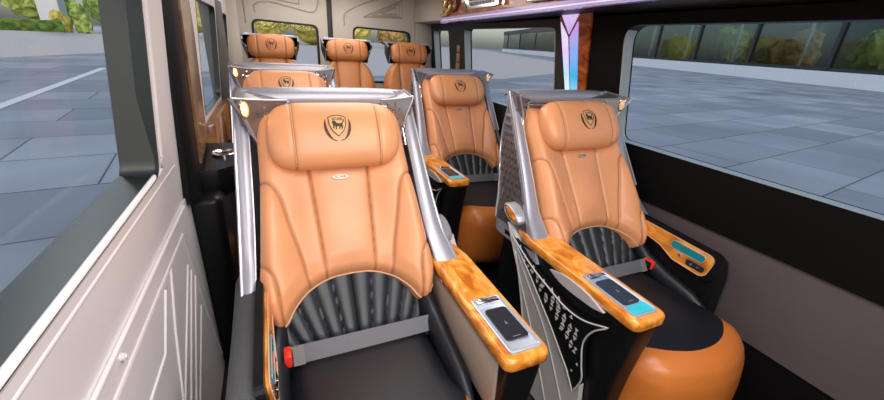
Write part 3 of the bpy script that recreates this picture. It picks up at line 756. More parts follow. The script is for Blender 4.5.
def make_seat(m, label):
    t = thing('captain_seat', label, 'seat', (0, 1.0, 0), 'captain seats of the front two rows')
    X = lambda x: x*m
    # plinth
    bm = bmesh.new(); box(bm, -.22, .22, -.36, .34, 0, .20, .02, 2); obj('seat_base', bm, MATTE, t)
    # cushion: black top, orange front
    bm = bmesh.new(); bmesh.ops.create_cube(bm, size=2); bmesh.ops.subdivide_edges(bm, edges=bm.edges[:], cuts=26, use_grid_fill=True)
    hx, y0, y1, z0, z1, r = .270, (-.53 if m > 0 else -.575), .10, .10, .478, .085
    for v in bm.verts:
        p = Vector(((v.co.x)*hx, (y0+y1)/2 + v.co.y*(y1-y0)/2, (z0+z1)/2 + v.co.z*(z1-z0)/2))
        q = Vector((max(-hx+r, min(hx-r, p.x)), max(y0+r, min(y1-r, p.y)), max(z0+r, min(z1-r, p.z)))); d = p-q
        if d.length > 1e-6: p = q + d.normalized()*r
        p.y -= .030*math.sin(PI*max(0, min(1, (p.z-z0)/(z1-z0))))*max(0, -(p.y-q.y)/r if p.y < q.y else 0)
        p.y += .16*(p.x/hx)**2*max(0, (y0+.28-p.y)/.28)*.55                      # rounded nose in plan
        p.z += .012*(1-(p.x/hx)**2) if p.z > z1-.05 else 0
        if p.y > -.36: p.x *= 1 - .10*sm01((p.y+.36)/.12)
        v.co = p
    def f(p):
        xx = (p.x*m)/hx
        # border: runs across the nose and sweeps back along the sides
        edge = (-.468 if m > 0 else -.510) + .150*abs(xx)**2.2 + .35*max(0, abs(xx)-.82)
        return (p.y - edge) + .42*min(0, p.z-.452)
    top, front = split_scalar(bm, f)
    obj('seat_cushion', top, BLK, t, angle=60); o = obj('cushion_front', front, ORG, t, angle=60)
    # ribbed lumbar panel
    def lum(u, v):
        x = u*.262; s1 = s_bot(u*.90) + .012; s0 = -.155; s = s0 + (s1-s0)*v
        fan = x/(s+.50)*.50; k = fan/.056; fr = abs(k-round(k-.5)-.5)*2      # 0 at the middle of a rib, 1 at the seam
        mid = sm01((.235-abs(x))/.03)
        g = mid*max(0, 1-((1-fr)/.11))**1.5 if fr > .89 else 0
        d = -.028 + mid*.011*(1-fr**3.2) + .012*(1-v)**2
        d += .030*sm01((abs(x)-.20)/.05)*(1-v)
        return BP(x, s, d), BP(x, s, -.06), min(1, g*1.0)
    obj('lumbar_panel', upholstery(96, 18, lum), RIB, t)
    for sd in (-1, 1):
        bm = bmesh.new(); rows = []
        path = [(.0, .20, .62, .022), (-.01, .238, .575, .040), (-.06, .248, .52, .052), (-.16, .252, .485, .052), (-.28, .25, .468, .045), (-.36, .245, .455, .02)]
        for y, x, z, q in [( (.035-.0), .225, .60, .010)] + path[1:]:
            rows.append([(sd*(x + q*.62*math.cos(2*PI*k/14)), y + .25*q*math.sin(2*PI*k/14)*0, z - .02 + q*math.sin(2*PI*k/14)) for k in range(14)])
        vs = grid(bm, rows, closed_v=True); bm.faces.new(vs[0]); bm.faces.new(vs[-1]); obj('side_bolster', bm, BLK, t, angle=80)
    # backrest
    global _backmesh
    bm = upholstery(170, 130, back_fn)
    bk = obj('backrest', bm, TAN, t, angle=70)
    bm = bmesh.new(); tube(bm, [Vector(back_fn(-1+2*i/70, .012)[0]) for i in range(71)], .0034, 6); obj('piping', bm, PIPE, bk)
    # small oval badge
    sb = .420; d0 = back_d(0, sb, 0)[0]
    bm = bmesh.new(); plate(bm, [(.026*math.cos(a)*(1 if abs(math.cos(a)) < .8 else 1), .0085*math.sin(a)) for a in [2*PI*k/28 for k in range(28)]], [], lambda u, v: BP(u, sb+v, d0+.005), Vector(BP(0, 0, 0)) - Vector(BP(0, 0, .006))); bg_ = obj('name_badge', bm, SILTXT, bk, smooth=False)
    text_mesh('SCAR', .0125, lambda x, y, z: Vector(BP(x*1.25, sb+y, d0+.0058+z*.3)), 'badge_letters', BADGETXT, bg_)
    # pillow
    pw = obj('headrest_pillow', pillow_bm(), TAN, t, angle=80)
    for sx in (-1, 1):
        bm = bmesh.new(); pts = []
        for k in range(15):
            s_ = .452 + .208*k/14; pts.append(BP(sx*.135, s_, pil_d(.142, s_)[0]-.001))
        tube(bm, pts, .0016, 5); obj('pillow_seam', bm, PIPE, pw)
    emblem(pw, .566, .054, .068, pil_d, BP)
    # back shell: U of silver round the back
    tab_aisle = [(.60, .372), (.68, .358), (.76, .336), (.88, .320), (1.02, .308), (1.12, .300), (1.215, .292)]
    tab_window = [(.60, .318), (.68, .318), (.76, .316), (.88, .310), (1.02, .304), (1.12, .298), (1.215, .292)]
    def sw(z, sd): return spline_tab(tab_aisle if sd*m > 0 else tab_window, z)
    def front_y(z): return .02 + (z-.58)*K - .008
    BT = [(.60, .34), (.80, .42), (1.0, .475), (1.215, .462)]
    def shell_fn(i_t, z, off):
        """i_t 0..1 from one front edge round the back to the other"""
        rr = .07; yf = front_y(z) - (.05*sm01((.76-z)/.12)); yb = spline_tab(BT, z) - off
        wl, wr_ = sw(z, -1) - off, sw(z, 1) - off
        L1 = yb-rr-yf; L2 = PI/2*rr; L3 = wl+wr_-2*rr; T = 2*L1+2*L2+L3; q = i_t*T
        if q < L1: return (-wl, yf+q, z)
        q -= L1
        if q < L2: a = q/rr; return (-wl+rr-rr*math.cos(a), yb-rr+rr*math.sin(a), z)
        q -= L2
        if q < L3: return (-wl+rr+q, yb, z)
        q -= L3
        if q < L2: a = q/rr; return (wr_-rr+rr*math.sin(a), yb-rr+rr*math.cos(a), z)
        q -= L2
        return (wr_, yb-rr-q, z)
    bm = bmesh.new(); N = 60; zs = [.60 + (1.205-.60)*k/24 for k in range(25)]
    slab(bm, [[shell_fn(i/N, z, 0) for z in zs] for i in range(N+1)], [[shell_fn(i/N, z, .022) for z in zs] for i in range(N+1)])
    sh = obj('back_shell', bm, SILV, t, angle=45)
    # silver rim down both sides (wide flat strip facing forward), spreading over the armrests
    for sd in (-1, 1):
        F, Bk = [], []
        for z in (zs if sd*m > 0 or m > 0 else [q for q in zs if q > .78]):
            w = sw(z, sd) + .004; y = front_y(z) - .012 - (.055*sm01((.76-z)/.12))
            wi = spline_tab([(.60, .290), (.70, .284), (.85, .274), (1.0, .268), (1.215, .260)], z)
            F.append([(sd*(wi + (w-wi)*k/5), y + .010*((k/5-.5)*2)**2, z) for k in range(6)]); Bk.append([(x, y_+.026, z_) for x, y_, z_ in F[-1]])
        bm = bmesh.new(); slab(bm, F, Bk); obj('shell_rim', bm, SILV, sh, angle=50)
        bm = bmesh.new(); tube(bm, [Vector(r[-1]) for r in F], .0048, 6); tube(bm, [Vector(r[0]) for r in F], .003, 6); obj('rim_edge', bm, EDGE, sh)
    # dark embossed leaf pattern on the outer sides
    for sd in (-1, 1):
        bm = bmesh.new()
        for iz in range(15):
            for iy in range(5):
                z = .70 + iz*.033; ff = (iy + .5 + (.5 if iz % 2 else 0))/5.5
                yf = front_y(z)+.012; yb = spline_tab([(.60, .34), (.80, .42), (1.0, .475), (1.215, .462)], z) - .055
                if yb-yf < .03: continue
                y = yf + (yb-yf)*ff; w = sw(z, sd); ry = (yb-yf)/11*.98; rz = .024
                c = bm.verts.new((sd*(w+.007), y, z+.004)); rim_ = [bm.verts.new((sd*(w+.0005), y + ry*a, z + rz*b)) for a, b in ((0, 1), (.75, .35), (.8, -.25), (0, -1), (-.8, -.25), (-.75, .35))]
                for k in range(6): bm.faces.new((c, rim_[k], rim_[(k+1) % 6]))
        obj('embossed_pattern', bm, SCALE, sh, smooth=False)
        bm = bmesh.new(); F = []
        for k in range(19):
            z = .655 + k*.029; w = sw(z, sd); yf = front_y(z)+.004; yb = spline_tab([(.60, .34), (.80, .42), (1.0, .475), (1.215, .462)], z) - .05
            F.append([(sd*(w+.0012), yf, z), (sd*(w+.0012), yb, z)])
        slab(bm, F, [[(sd*(abs(x)-.004), y, z) for x, y, z in r] for r in F]); obj('dark_side_cover', bm, SCALE, sh)
        bm = bmesh.new(); pts = [(sd*(sw(.655+k*.029, sd)+.003), spline_tab([(.60, .34), (.80, .42), (1.0, .475), (1.215, .462)], .655+k*.029) - .05, .655+k*.029) for k in range(19)]
        tube(bm, pts, .004, 6); obj('side_edge', bm, EDGE, sh)
    # top rail
    bm = bmesh.new(); rows = []; n = 40
    def top_path(u, off):
        w = .294; return u*w
    F, Bk = [], []
    for i in range(n+1):
        u = -1+2*i/n; x = u*.297; c = .012*abs(u)**4
        prof = [(.415, 1.158), (.412, 1.175), (.416, 1.195), (.430, 1.209), (.455, 1.212), (.470, 1.200)]
        F.append([(x, y, z - c*.6) for y, z in prof]); Bk.append([(x, y+.015 if k < 4 else y, z-.012 - c*.6) for k, (y, z) in enumerate(prof)])
    bm = bmesh.new(); slab(bm, F, Bk); obj('top_rail', bm, SILV, sh, angle=60)
    bm = bmesh.new(); slab(bm, [[(u*.285, .436, 1.165) for u in (-1, 0, 1)], [(u*.285, .445, .95) for u in (-1, 0, 1)]], [[(u*.285, .45, 1.165) for u in (-1, 0, 1)], [(u*.285, .458, .95) for u in (-1, 0, 1)]]); obj('inner_back', bm, SILV, sh, smooth=False)
    bm = bmesh.new(); tube(bm, [(-.262, .402, 1.150), (.262, .402, 1.150)], .006, 10); obj('pillow_bar', bm, CHROME, sh)
    for sd in (-1, 1):
        big = (sd == -1)                       # the window-side wing is larger and carries the lamp
        s_ = sd*m
        T = Vector((s_*.296, .285 if big else .345, 1.196)); Rr = Vector((s_*(.135 if big else .19), .416, 1.172)); B = Vector((s_*(.222 if big else .232), .345, .995)); E = Vector((s_*.293, .45, 1.21))
        gn = (T-B).cross(Rr-B).normalized(); gn = gn if gn.y < 0 else -gn
        def gp(a, b, off=0.): return B + (T-B)*a + (Rr-B)*b + gn*off                 # a towards the tip, b towards the rail
        outl = [(1, 0), (.66, .33), (.33, .66), (0, 1)] + smooth_line([(0, 1), (.04, .72), (.06, .42), (0, .10), (0, 0)], 4)[1:-1] + smooth_line([(0, 0), (.30, .0), (.62, .03), (.86, .0), (1, 0)], 4)[:-1]
        bm = bmesh.new(); plate(bm, outl, [], lambda a, b: gp(a, b), -gn*.018)
        b2 = bmesh.new(); plate(b2, [(0, 0), (1, 0), (0, 1)], [], lambda a, b: E + (T-E)*a + (Rr-E)*b, (0, 0, -.016)); merge(bm, b2)
        b2 = bmesh.new(); plate(b2, [(0, 0), (1, 0), (0, 1)], [], lambda a, b: E + (T-E)*a + (B + Vector((s_*.05, .05, .03))-E)*b, (-s_*.010, 0, 0)); merge(bm, b2)
        wg = obj('hood_wing', bm, WINGM, sh, angle=35)
        bm = bmesh.new(); tube(bm, [gp(a, b, .001) for a, b in outl + outl[:1]], .004, 6); obj('wing_edge', bm, EDGE, wg)
        bm = bmesh.new()
        for (a, b) in ((.34, .40), (.20, .62), (.40, .48), (.46, .30), (.28, .48), (.16, .74), (.32, .28), (.22, .40), (.16, .52)):
            q = .010; ta = q/(T-B).length; tb = q/(Rr-B).length
            vv = [bm.verts.new(gp(a-ta, b-tb*.6, .0012)), bm.verts.new(gp(a+ta, b-tb*.6, .0012)), bm.verts.new(gp(a, b+tb, .0012))]; c = bm.verts.new(gp(a, b, .006))
            for k in range(3): bm.faces.new((vv[k], vv[(k+1) % 3], c))
        obj('stud_pattern', bm, CHROME, wg, smooth=False)
        if big:
            lit = (m > 0); la, lb = .74, .10
            ta, tb = 1/(T-B).length, 1/(Rr-B).length
            def oval(r1, r2, off): return [gp(la + ta*r1*math.cos(a), lb + tb*r2*math.sin(a), off) for a in [2*PI*k/20 for k in range(20)]]
            bm = bmesh.new(); vs = grid(bm, [oval(.027, .023, -.002), oval(.027, .023, .005), oval(.021, .018, .008), oval(.019, .016, .004)], closed_v=True); bm.faces.new(vs[-1]); bm.faces.new(vs[0]); rl = obj('reading_light', bm, BROWN if lit else CHROME, wg)
            bm = bmesh.new(); vs = grid(bm, [oval(.018, .015, .004), oval(.011, .010, .010), oval(.004, .004, .0115)], closed_v=True); bm.faces.new(vs[0]); bm.faces.new(vs[-1]); obj('lamp_lens', bm, LAMP if lit else LAMPDIM, rl)
        else:
            bm = bmesh.new(); tube(bm, [(s_*.258, .330, 1.02), (s_*.262, .345, 1.08), (s_*.264, .388, 1.150)], .0085, 10); obj('pillow_bracket', bm, CHROME, wg)
    # aisle armrest ------------------------------------------------
    ar = thing_child('aisle_armrest', t)
    x0, x1, ya, yb = (.274, .410, -.450, .13) if m > 0 else (.240, .374, -.486, .13)
    bm = bmesh.new()
    prof = [(X(x0+.012), ya+.012), (X(x1-.012), ya+.012), (X(x1-.004), .22), (X(x0+.02), .22)]
    lo = [(X(x0+.03), ya+.06), (X(x1-.02), ya+.06), (X(x1-.012), .26), (X(x0+.03), .26)]
    rl_ = [rpoly(prof, [.02, .02, 0, 0], 4), rpoly(lo, [.02, .02, 0, 0], 4)]
    vs = grid(bm, [[(x, y, .632) for x, y in rl_[0]], [(x, y, .60) for x, y in rl_[0]], [(x*.5+x2*.5, y*.5+y2*.5, .40) for (x, y), (x2, y2) in zip(*rl_)], [(x, y, .04) for x, y in rl_[1]]], closed_v=True); bm.faces.new(vs[0]); bm.faces.new(vs[-1])
    obj('armrest_body', bm, PLAS, ar, angle=35)
    bm = bmesh.new(); out = rpoly([(X(x0), ya), (X(x1), ya), (X(x1+.004), .04), (X(x1-.012), yb), (X(x0+.012), yb), (X(x0+.004), .04)], [.028, .028, .1, 0, 0, .1], 6)
    def inset(P, q):
        c = Vector((X((x0+x1)/2), (ya+yb)/2)); return [(c.x + (x-c.x)*(1-q/.068), c.y + (y-c.y)*(1-q/.30)) for x, y in P]
    sl = lambda y: .006*sm01((y+.2)/.3)
    vs = grid(bm, [[(x, y, .634+sl(y)) for x, y in inset(out, .004)], [(x, y, .639+sl(y)) for x, y in out], [(x, y, .664+sl(y)) for x, y in out], [(x, y, .671+sl(y)) for x, y in inset(out, .004)], [(x, y, .672+sl(y)) for x, y in inset(out, .009)]], closed_v=True)
    bm.faces.new(vs[0]); bm.faces.new(vs[-1]); wt = obj('wood_top', bm, WOOD, ar, angle=50)
    # tray with the charging pad
    ty0, ty1, tx0, tx1 = (-.428 if m > 0 else -.464), (-.205 if m > 0 else -.24), x0+.022, x1-.014
    bm = bmesh.new(); o_ = rpoly([(X(tx0), ty0), (X(tx1), ty0), (X(tx1), ty1), (X(tx0), ty1)], .012, 4)
    cc = Vector((X((tx0+tx1)/2), (ty0+ty1)/2)); ins = lambda q: [(cc.x+(x-cc.x)*(1-q/.05), cc.y+(y-cc.y)*(1-q/.116)) for x, y in o_]
    vs = grid(bm, [[(x, y, .670) for x, y in o_], [(x, y, .678) for x, y in o_], [(x, y, .679) for x, y in ins(.004)], [(x, y, .6745) for x, y in ins(.009)]], closed_v=True); bm.faces.new(vs[0]); bm.faces.new(vs[-1])
    ty = obj('tray', bm, TRAY, ar, angle=35)
    pa, pb = (-.388, -.262) if m > 0 else (-.412, -.286)
    bm = bmesh.new(); o_ = rpoly([(X(tx0+.016), pa), (X(tx1-.014), pa), (X(tx1-.014), pb), (X(tx0+.016), pb)], .012, 4)
    vs = grid(bm, [[(x, y, .674) for x, y in o_], [(x, y, .6795) for x, y in o_]], closed_v=True); bm.faces.new(vs[0]); bm.faces.new(vs[-1]); pd = obj('charging_pad', bm, PAD, ty, angle=35)
    bm = bmesh.new(); cx_ = X((tx0+tx1)/2); box(bm, cx_-.012, cx_+.012, pa+.008, pa+.0095, .6796, .6803); box(bm, cx_-.005, cx_+.005, (pa+pb)/2-.006, (pa+pb)/2-.004, .6796, .6803); box(bm, cx_-.001, cx_+.001, (pa+pb)/2-.006, (pa+pb)/2+.006, .6796, .6803); obj('pad_mark', bm, DPIPE, ty, smooth=False)
    bm = bmesh.new(); box(bm, X((tx0+tx1)/2)-.036, X((tx0+tx1)/2)+.036, ty1-.030, ty1-.008, .6745, .682, .003); box(bm, X((tx0+tx1)/2)-.03, X((tx0+tx1)/2)-.012, ty1-.026, ty1-.012, .682, .688, .002); obj('tray_clip', bm, CHROME, ty)
    bm = bmesh.new(); box(bm, min(X(x0+.012), X(x1-.012)), max(X(x0+.012), X(x1-.012)), ty1+.012, ty1+.05, .671, .6745, .001); obj('salmon_inlay', bm, SALMON, ar)
    if m < 0:
        bm = bmesh.new(); o_ = rpoly([(X(tx0+.008), ty0+.008), (X(tx1-.008), ty0+.008), (X(tx1-.012), pa-.006), (X(tx0+.008), pa-.006)], .006, 3)
        vs = grid(bm, [[(x, y, .674) for x, y in o_], [(x, y, .6785) for x, y in o_]], closed_v=True); bm.faces.new(vs[0]); bm.faces.new(vs[-1]); obj('teal_plate', bm, TEAL, ty, angle=30)  # thin teal plate with slight emission at the front of the tray
    # beige pocket on the cushion side
    bm = bmesh.new(); box(bm, min(X(x0+.006), X(x0+.024)), max(X(x0+.006), X(x0+.024)), -.40, .06, .44, .622, .008); obj('inner_lining', bm, BEIGEIN, ar)
    # outer side: grey blade, black perforated panel, pale leaf, oval inlay
    xs = x1 + .004
    def side(poly, off, th, name, mm, k=5, rr=None, par=ar):
        bm = bmesh.new(); P = poly if rr is None else rpoly(poly, rr, 5)
        plate(bm, P, [], lambda y, z: (X(xs+off), y, z), (X(-th), 0, 0)); return obj(name, bm, mm, par, smooth=False)
    side([(.185, .685), (.10, .575), (-.005, .335), (-.10, .02), (-.40, .02), (-.36, .30), (-.31, .36), (-.19, .44), (-.03, .55)], .004, .02, 'grey_blade', GREYBL)
    bm = bmesh.new()
    for L in ([(.185, .685), (.10, .575), (-.005, .335), (-.10, .02)], [(.185, .685), (.06, .50), (-.10, .28), (-.26, .02)], [(.185, .685), (.02, .52), (-.15, .37), (-.30, .16), (-.38, .02)]):
        tube(bm, [(X(xs+.005), y, z) for y, z in smooth_line(L, 5)], .0035, 6)
    obj('blade_line', bm, PALE, ar)
    edge = smooth_line([(.125, .645), (-.02, .588), (-.13, .563), (-.225, .546), (-.315, .556), (-.412, .602)], 5)[:-1] + smooth_line([(-.412, .602), (-.362, .545), (-.338, .478), (-.352, .40), (-.368, .34), (-.345, .262)], 5)[:-1] + [(-.345, .262), (-.30, .32), (-.185, .42), (-.02, .545), (.06, .60)]
    pp_ = side(edge, .012, .02, 'perforated_panel', PLAS)
    bm = bmesh.new(); tube(bm, [(X(xs+.013), y, z) for y, z in edge + edge[:1]], .0030, 6); obj('panel_edge', bm, GREYBL, pp_)
    bm = bmesh.new(); rnd = random.Random(4)
    for (y, z, q) in ((.07, .617, .009), (.03, .592, .010), (.0, .585, .008), (-.03, .577, .011), (-.02, .558, .009), (-.065, .556, .010), (-.06, .575, .008), (-.10, .557, .012), (-.09, .532, .010), (-.125, .535, .009), (-.13, .51, .012), (-.15, .555, .009), (-.165, .53, .012), (-.165, .50, .010), (-.19, .545, .010),
                      (-.20, .515, .013), (-.20, .482, .011), (-.225, .53, .009), (-.235, .50, .012), (-.235, .465, .012), (-.23, .44, .009), (-.265, .52, .009), (-.27, .485, .011), (-.265, .45, .011), (-.30, .51, .009), (-.30, .475, .010), (-.29, .43, .010), (-.315, .44, .008), (-.31, .405, .009), (-.335, .37, .007), (-.32, .345, .006)):
        for ang in ((0, PI) if q > .0095 else (rnd.choice((0, PI)),)):
            cy, cz = y + 0, z + .0095*math.sin(ang+PI/2)
            vv = [(X(xs+.0126), cy + q*1.05*math.cos(ang+PI/2+a), cz + q*1.05*math.sin(ang+PI/2+a)) for a in (0, 2*PI/3, 4*PI/3)]
            a_ = [bm.verts.new(p) for p in vv]; b_ = [bm.verts.new((p[0]-X(.002), p[1], p[2])) for p in vv]
            bm.faces.new(a_); bm.faces.new(b_[::-1])
            for k in range(3): bm.faces.new((a_[k], b_[k], b_[(k+1) % 3], a_[(k+1) % 3]))
    obj('perforation', bm, HOLE, pp_, smooth=False)
    lf = smooth_line([(-.11, .638), (-.19, .660), (-.30, .660), (-.375, .640)], 5)[:-1] + smooth_line([(-.375, .640), (-.315, .626), (-.19, .620), (-.11, .638)], 5)[:-1]
    side([(y, z-.012) for y, z in lf], .004, .012, 'pale_leaf', PALE)
    # oval wood inlay at the foot of the shell (aisle side)
    bm = bmesh.new(); ov = lambda k: [(X(.352+.016*(0)), .175 + .062*k*math.cos(a), .728 + (.030*math.sin(a) + .018*math.cos(a))*k) for a in [2*PI*q/24 for q in range(24)]]
    sh2 = lambda P, d_: [(x+X(d_), y, z) for x, y, z in P]
    vs = grid(bm, [sh2(ov(1), -.02), sh2(ov(1), .028), sh2(ov(.85), .034), sh2(ov(.78), .030)], closed_v=True); bm.faces.new(vs[0]); bm.faces.new(vs[-1]); oi = obj('inlay_ring', bm, SILV, sh, angle=50)
    bm = bmesh.new(); vs = grid(bm, [sh2(ov(.78), .028), sh2(ov(.6), .036), sh2(ov(.2), .038)], closed_v=True); bm.faces.new(vs[0]); bm.faces.new(vs[-1]); obj('wood_inlay', bm, WOOD, sh, angle=60)
    # window armrest: padded outer side, steep wood panel with a display
    wr = thing_child('window_armrest', t)
    bm = bmesh.new(); W = lambda x: -x*m
    sec = rpoly([(.268, .30), (.268, .668), (.345, .660), (.356, .30)], [.01, .028, .035, .01], 5); rows = []
    for y, k in ((-.335, .80), (-.322, .96), (-.30, 1.0), (-.1, 1.0), (.12, 1.02), (.16, .98), (.19, .80)):
        rows.append([(W(.31 + (x-.31)*(.75+.25*k)), y, .30 + (z-.30)*k + (.02*sm01((y+.2)/.35))) for x, z in sec])
    vs = grid(bm, rows, closed_v=True); bm.faces.new(vs[0]); bm.faces.new(vs[-1]); obj('outer_pad', bm, DKGREY if m > 0 else PLAS, wr, angle=50)
    # panel coordinates: a along y, b across the steep face
    def wp(y, b, off=0.):
        zt = .668 + .020*sm01((y+.3)/.5); x = .252 + .008*b; z = zt - .072*(1-b) ; return (W(x - off), y, z + off*.1)
    po = rpoly([(-.335, -.25), (-.345, 1.0), (.10, 1.0), (.12, .45), (-.08, .25)], [.055*0+.04, .04, .03, .0, .1], 6)
    def ppoly(pts, r): # rounded in metric space then mapped back
        q = rpoly([(y, b*.08) for y, b in pts], r, 6); return [(y, b/.08) for y, b in q]
    po = ppoly([(-.300, -.30), (-.318, 1.05), (.09, 1.05), (.12, .50), (-.09, .15), (-.16, -.25)], [.035, .035, .01, 0, .04, .05])
    offv = Vector(wp(0, 0, -.014)) - Vector(wp(0, 0, 0))
    bm = bmesh.new(); plate(bm, po, [], lambda y, b: wp(y, b, .006), offv); wpn = obj('wood_panel', bm, WOOD, wr, angle=30)
    bm = bmesh.new(); tube(bm, [wp(y, b, .006) for y, b in po + po[:1]], .0022, 6); obj('panel_trim', bm, PIPE, wr)
    bm = bmesh.new(); plate(bm, [(y, b) for y, b in ppoly([(-.325, -.48), (-.340, 1.28), (.10, 1.28), (.13, .3), (-.09, -.05), (-.18, -.45)], [.04, .04, .01, 0, .04, .05])], [], lambda y, b: wp(y, b, -.002), offv*1.4); obj('panel_backing', bm, PLAS, wr, smooth=False)
    dp = ppoly([(-.278, .42), (-.285, .88), (-.138, .88), (-.133, .42)], .015)
    bm = bmesh.new(); plate(bm, dp, [], lambda y, b: wp(y, b, .010), offv*.5); d_ = obj('seat_control_display', bm, TEAL2, wpn, smooth=False)
    bm = bmesh.new(); tube(bm, [wp(y, b, .010) for y, b in dp + dp[:1]], .0012, 6); obj('display_bezel', bm, WFRAMEL, wpn)
    bm = bmesh.new(); plate(bm, ppoly([(-.291, -.08), (-.293, .26), (-.218, .26), (-.216, -.08)], .010), [], lambda y, b: wp(y, b, .010), offv*.5); so_ = obj('power_socket', bm, PAD, wpn, smooth=False)
    bm = bmesh.new()
    for y in (-.268, -.241): tube(bm, [wp(y, .09, .0105), wp(y, .09, .013)], .005, 10)
    obj('socket_port', bm, CHROME, wpn)
    bm = bmesh.new(); tube(bm, [wp(-.185, .22, .006), wp(-.185, .22, .012)], .006, 12); obj('small_knob', bm, CHROME, wpn)
    # belt
    bm = bmesh.new(); F, Bk = [], []
    for i in range(25):
        u = -1+2*i/24; x = W(-u*.238)*1.0; y = -.088 + .012*u*u; z = .508 + .010*(1-u*u)
        F.append([(x, y-.014, z-.018), (x, y+.014, z+.026)]); Bk.append([(x, y-.012, z-.021), (x, y+.016, z+.023)])
    slab(bm, F, Bk); bl = obj('seat_belt', bm, STRAP, t, angle=60)
    bm = bmesh.new(); F, Bk = [], []
    for i in range(6):
        x = W(.228 - .055*i/5); u = x*W(-1)/.238*1.0; y = -.080; z = .511
        F.append([(x, y-.018, z-.020), (x, y+.012, z+.027)]); Bk.append([(x, y-.012, z-.024), (x, y+.018, z+.023)])
    slab(bm, F, Bk); obj('sewn_end', bm, STRAPD, bl, angle=60)
    bm = bmesh.new(); box(bm, min(W(.205), W(.232)), max(W(.205), W(.232)), -.105, -.055, .455, .535, .007); bu = obj('belt_buckle', bm, PLAS, t)
    bm = bmesh.new(); box(bm, min(W(.208), W(.229)), max(W(.208), W(.229)), -.1075, -.060, .500, .5385, .004); obj('buckle_button', bm, RED, bu)
    return t

def thing_child(name, parent):
    o = bpy.data.objects.new(name, None); COL.objects.link(o); o.parent = parent; o.empty_display_size = .05; return o

seatL = make_seat(1, 'tan leather captain seat with black cushion nearest the camera, beside the left wall')
seatL.location = (.183, 1.0, 0)
seatR = make_seat(-1, 'tan leather captain seat with orange cushion front beside the long right window')
seatR.location = (1.266, 1.03, 0)
midL = copy_tree(seatL); midL.location = (.085, 2.25, -.0); midL['label'] = 'tan leather captain seat directly behind the front left seat, mostly hidden by it'
midR = copy_tree(seatR); midR.location = (1.24, 2.27, -.0); midR['label'] = 'tan leather captain seat in the second row below the lit pillar panel'

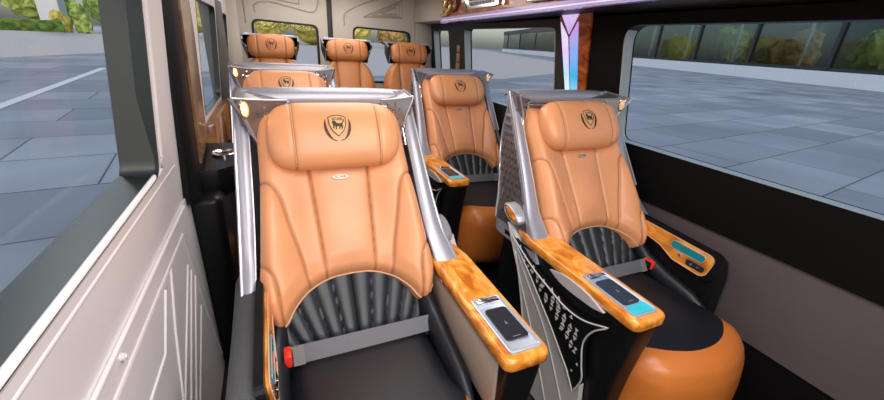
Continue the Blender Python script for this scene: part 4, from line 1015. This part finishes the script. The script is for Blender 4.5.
# ------------------------------------------------------------------ rear bench seats
K2 = .30; N2 = math.sqrt(1+K2*K2); Y2, Z2 = K2/N2, 1/N2
def RP(x, s, d): return (x, Y2*s - Z2*d, Z2*s + Y2*d)          # origin at the foot of the backrest
RH = .58
def make_rear(label):
    t = thing('rear_seat', label, 'seat', (0, 3.3, 0), 'rear row seats')
    bm = bmesh.new(); box(bm, -.235, .235, -.36, .22, 0, .42, .02); obj('seat_base', bm, MATTE, t)
    bm = bmesh.new(); box(bm, -.235, .235, -.42, .02, .42, .60, .06, 4); obj('seat_cushion', bm, BLK, t)
    wt = [(0, .235), (.25, .24), (.45, .225), (.56, .195), (.62, .15), (.655, .09)]
    def fn(u, v):
        s = .655*(1-(1-v)**1.25); w = spline_tab(wt, s); x = u*w; a = abs(x)
        qa = abs(a-.075-.02*(s/.6)); qb = seg_dist(a, s, [(.24, .42), (.20, .40), (.165, .32), (.15, 0)])
        d = .06 + .012*(1-math.exp(-qa/.025)) + .012*(1-math.exp(-qb/.025)) - .007*math.exp(-(qa/.006)**2) - .007*math.exp(-(qb/.006)**2)
        e = min((1-abs(u))*w, .655-s); d -= .05*(1-min(1, max(0, e)/.045))**2.2
        return tuple(Vector(RP(x, s, d)) + Vector((0, 0, RH))), tuple(Vector(RP(x, s, -.04)) + Vector((0, 0, RH))), max(math.exp(-(qa/.004)**2), math.exp(-(qb/.004)**2))
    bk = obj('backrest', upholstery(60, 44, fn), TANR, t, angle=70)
    bm = bmesh.new(); plate(bm, [(.026*math.cos(2*PI*k/20), .009*math.sin(2*PI*k/20)) for k in range(20)], [], lambda u, v: Vector(RP(u, .595+v, .083)) + Vector((0, 0, RH)), Vector(RP(0, 0, 0)) - Vector(RP(0, 0, .012))); obj('name_badge', bm, SILTXT, bk, smooth=False)
    PR = lambda x, s, d: tuple(Vector(RP(x, s, d)) + Vector((0, 0, RH)))
    g = dict(hw=.172, c=.715, hh=.088, dc=.075, dd=.055)
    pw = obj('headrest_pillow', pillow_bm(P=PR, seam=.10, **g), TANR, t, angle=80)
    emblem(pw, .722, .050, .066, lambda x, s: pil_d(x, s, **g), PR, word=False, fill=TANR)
    # hood round the headrest: thin lip on top, ears reaching forward at the sides
    bm = bmesh.new(); F, Bk = [], []
    path = smooth_line([(-.205, -.065), (-.205, .0), (-.20, .055), (-.15, .085), (0, .092), (.15, .085), (.20, .055), (.205, .0), (.205, -.065)], 6)
    for i, (x, y) in enumerate(path):
        a = abs(x)/.205; f = sm01((.03-y)/.09)
        zt = .800 - .030*f; zb = .655 + .095*f
        F.append([(x*.86, y+.15, zb+RH-.045), (x*1.0, y+.16, (zb+zt)/2+RH-.03), (x*1.0, y+.165, zt+RH-.02), (x*.97, y+.16, zt+RH-.012)])
        Bk.append([(x*.83, y*.9+.150, zb+RH-.045), (x*.96, y*.9+.155, (zb+zt)/2+RH-.03), (x*.95, y*.9+.16, zt+RH-.03), (x*.94, y*.9+.155, zt+RH-.02)])
    slab(bm, F, Bk); hd = obj('headrest_hood', bm, HOODIN, t, angle=50)
    bm = bmesh.new(); tube(bm, [Vector(r[3]) for r in F], .007, 8); obj('hood_edge', bm, EDGE, hd)
    bm = bmesh.new(); tube(bm, [Vector(r[0]) for r in F[:14]], .004, 6); obj('ear_edge', bm, EDGE, hd); bm = bmesh.new(); tube(bm, [Vector(r[0]) for r in F[-14:]], .004, 6); obj('ear_edge', bm, EDGE, hd)
    bm = bmesh.new(); slab(bm, [[(x*.95, .12 + .16*v, .80+RH-.012-.004*0) for v in (0, .5, 1)] for x in (-.2, -.1, 0, .1, .2)], [[(x*.95, .12 + .16*v, .80+RH-.020) for v in (0, .5, 1)] for x in (-.2, -.1, 0, .1, .2)]); obj('hood_top', bm, SILV, hd)
    return t
r0 = make_rear('tan rear seat in the left corner, left of the black door seam')
r1 = copy_tree(r0); r1['label'] = 'tan rear seat in the middle of the back row, right of the black door seam'
r2 = copy_tree(r0); r2['label'] = 'tan rear seat in the right rear corner'
for o, x in ((r0, .035), (r1, .62), (r2, 1.165)): o.location = (x, 3.30, 0)
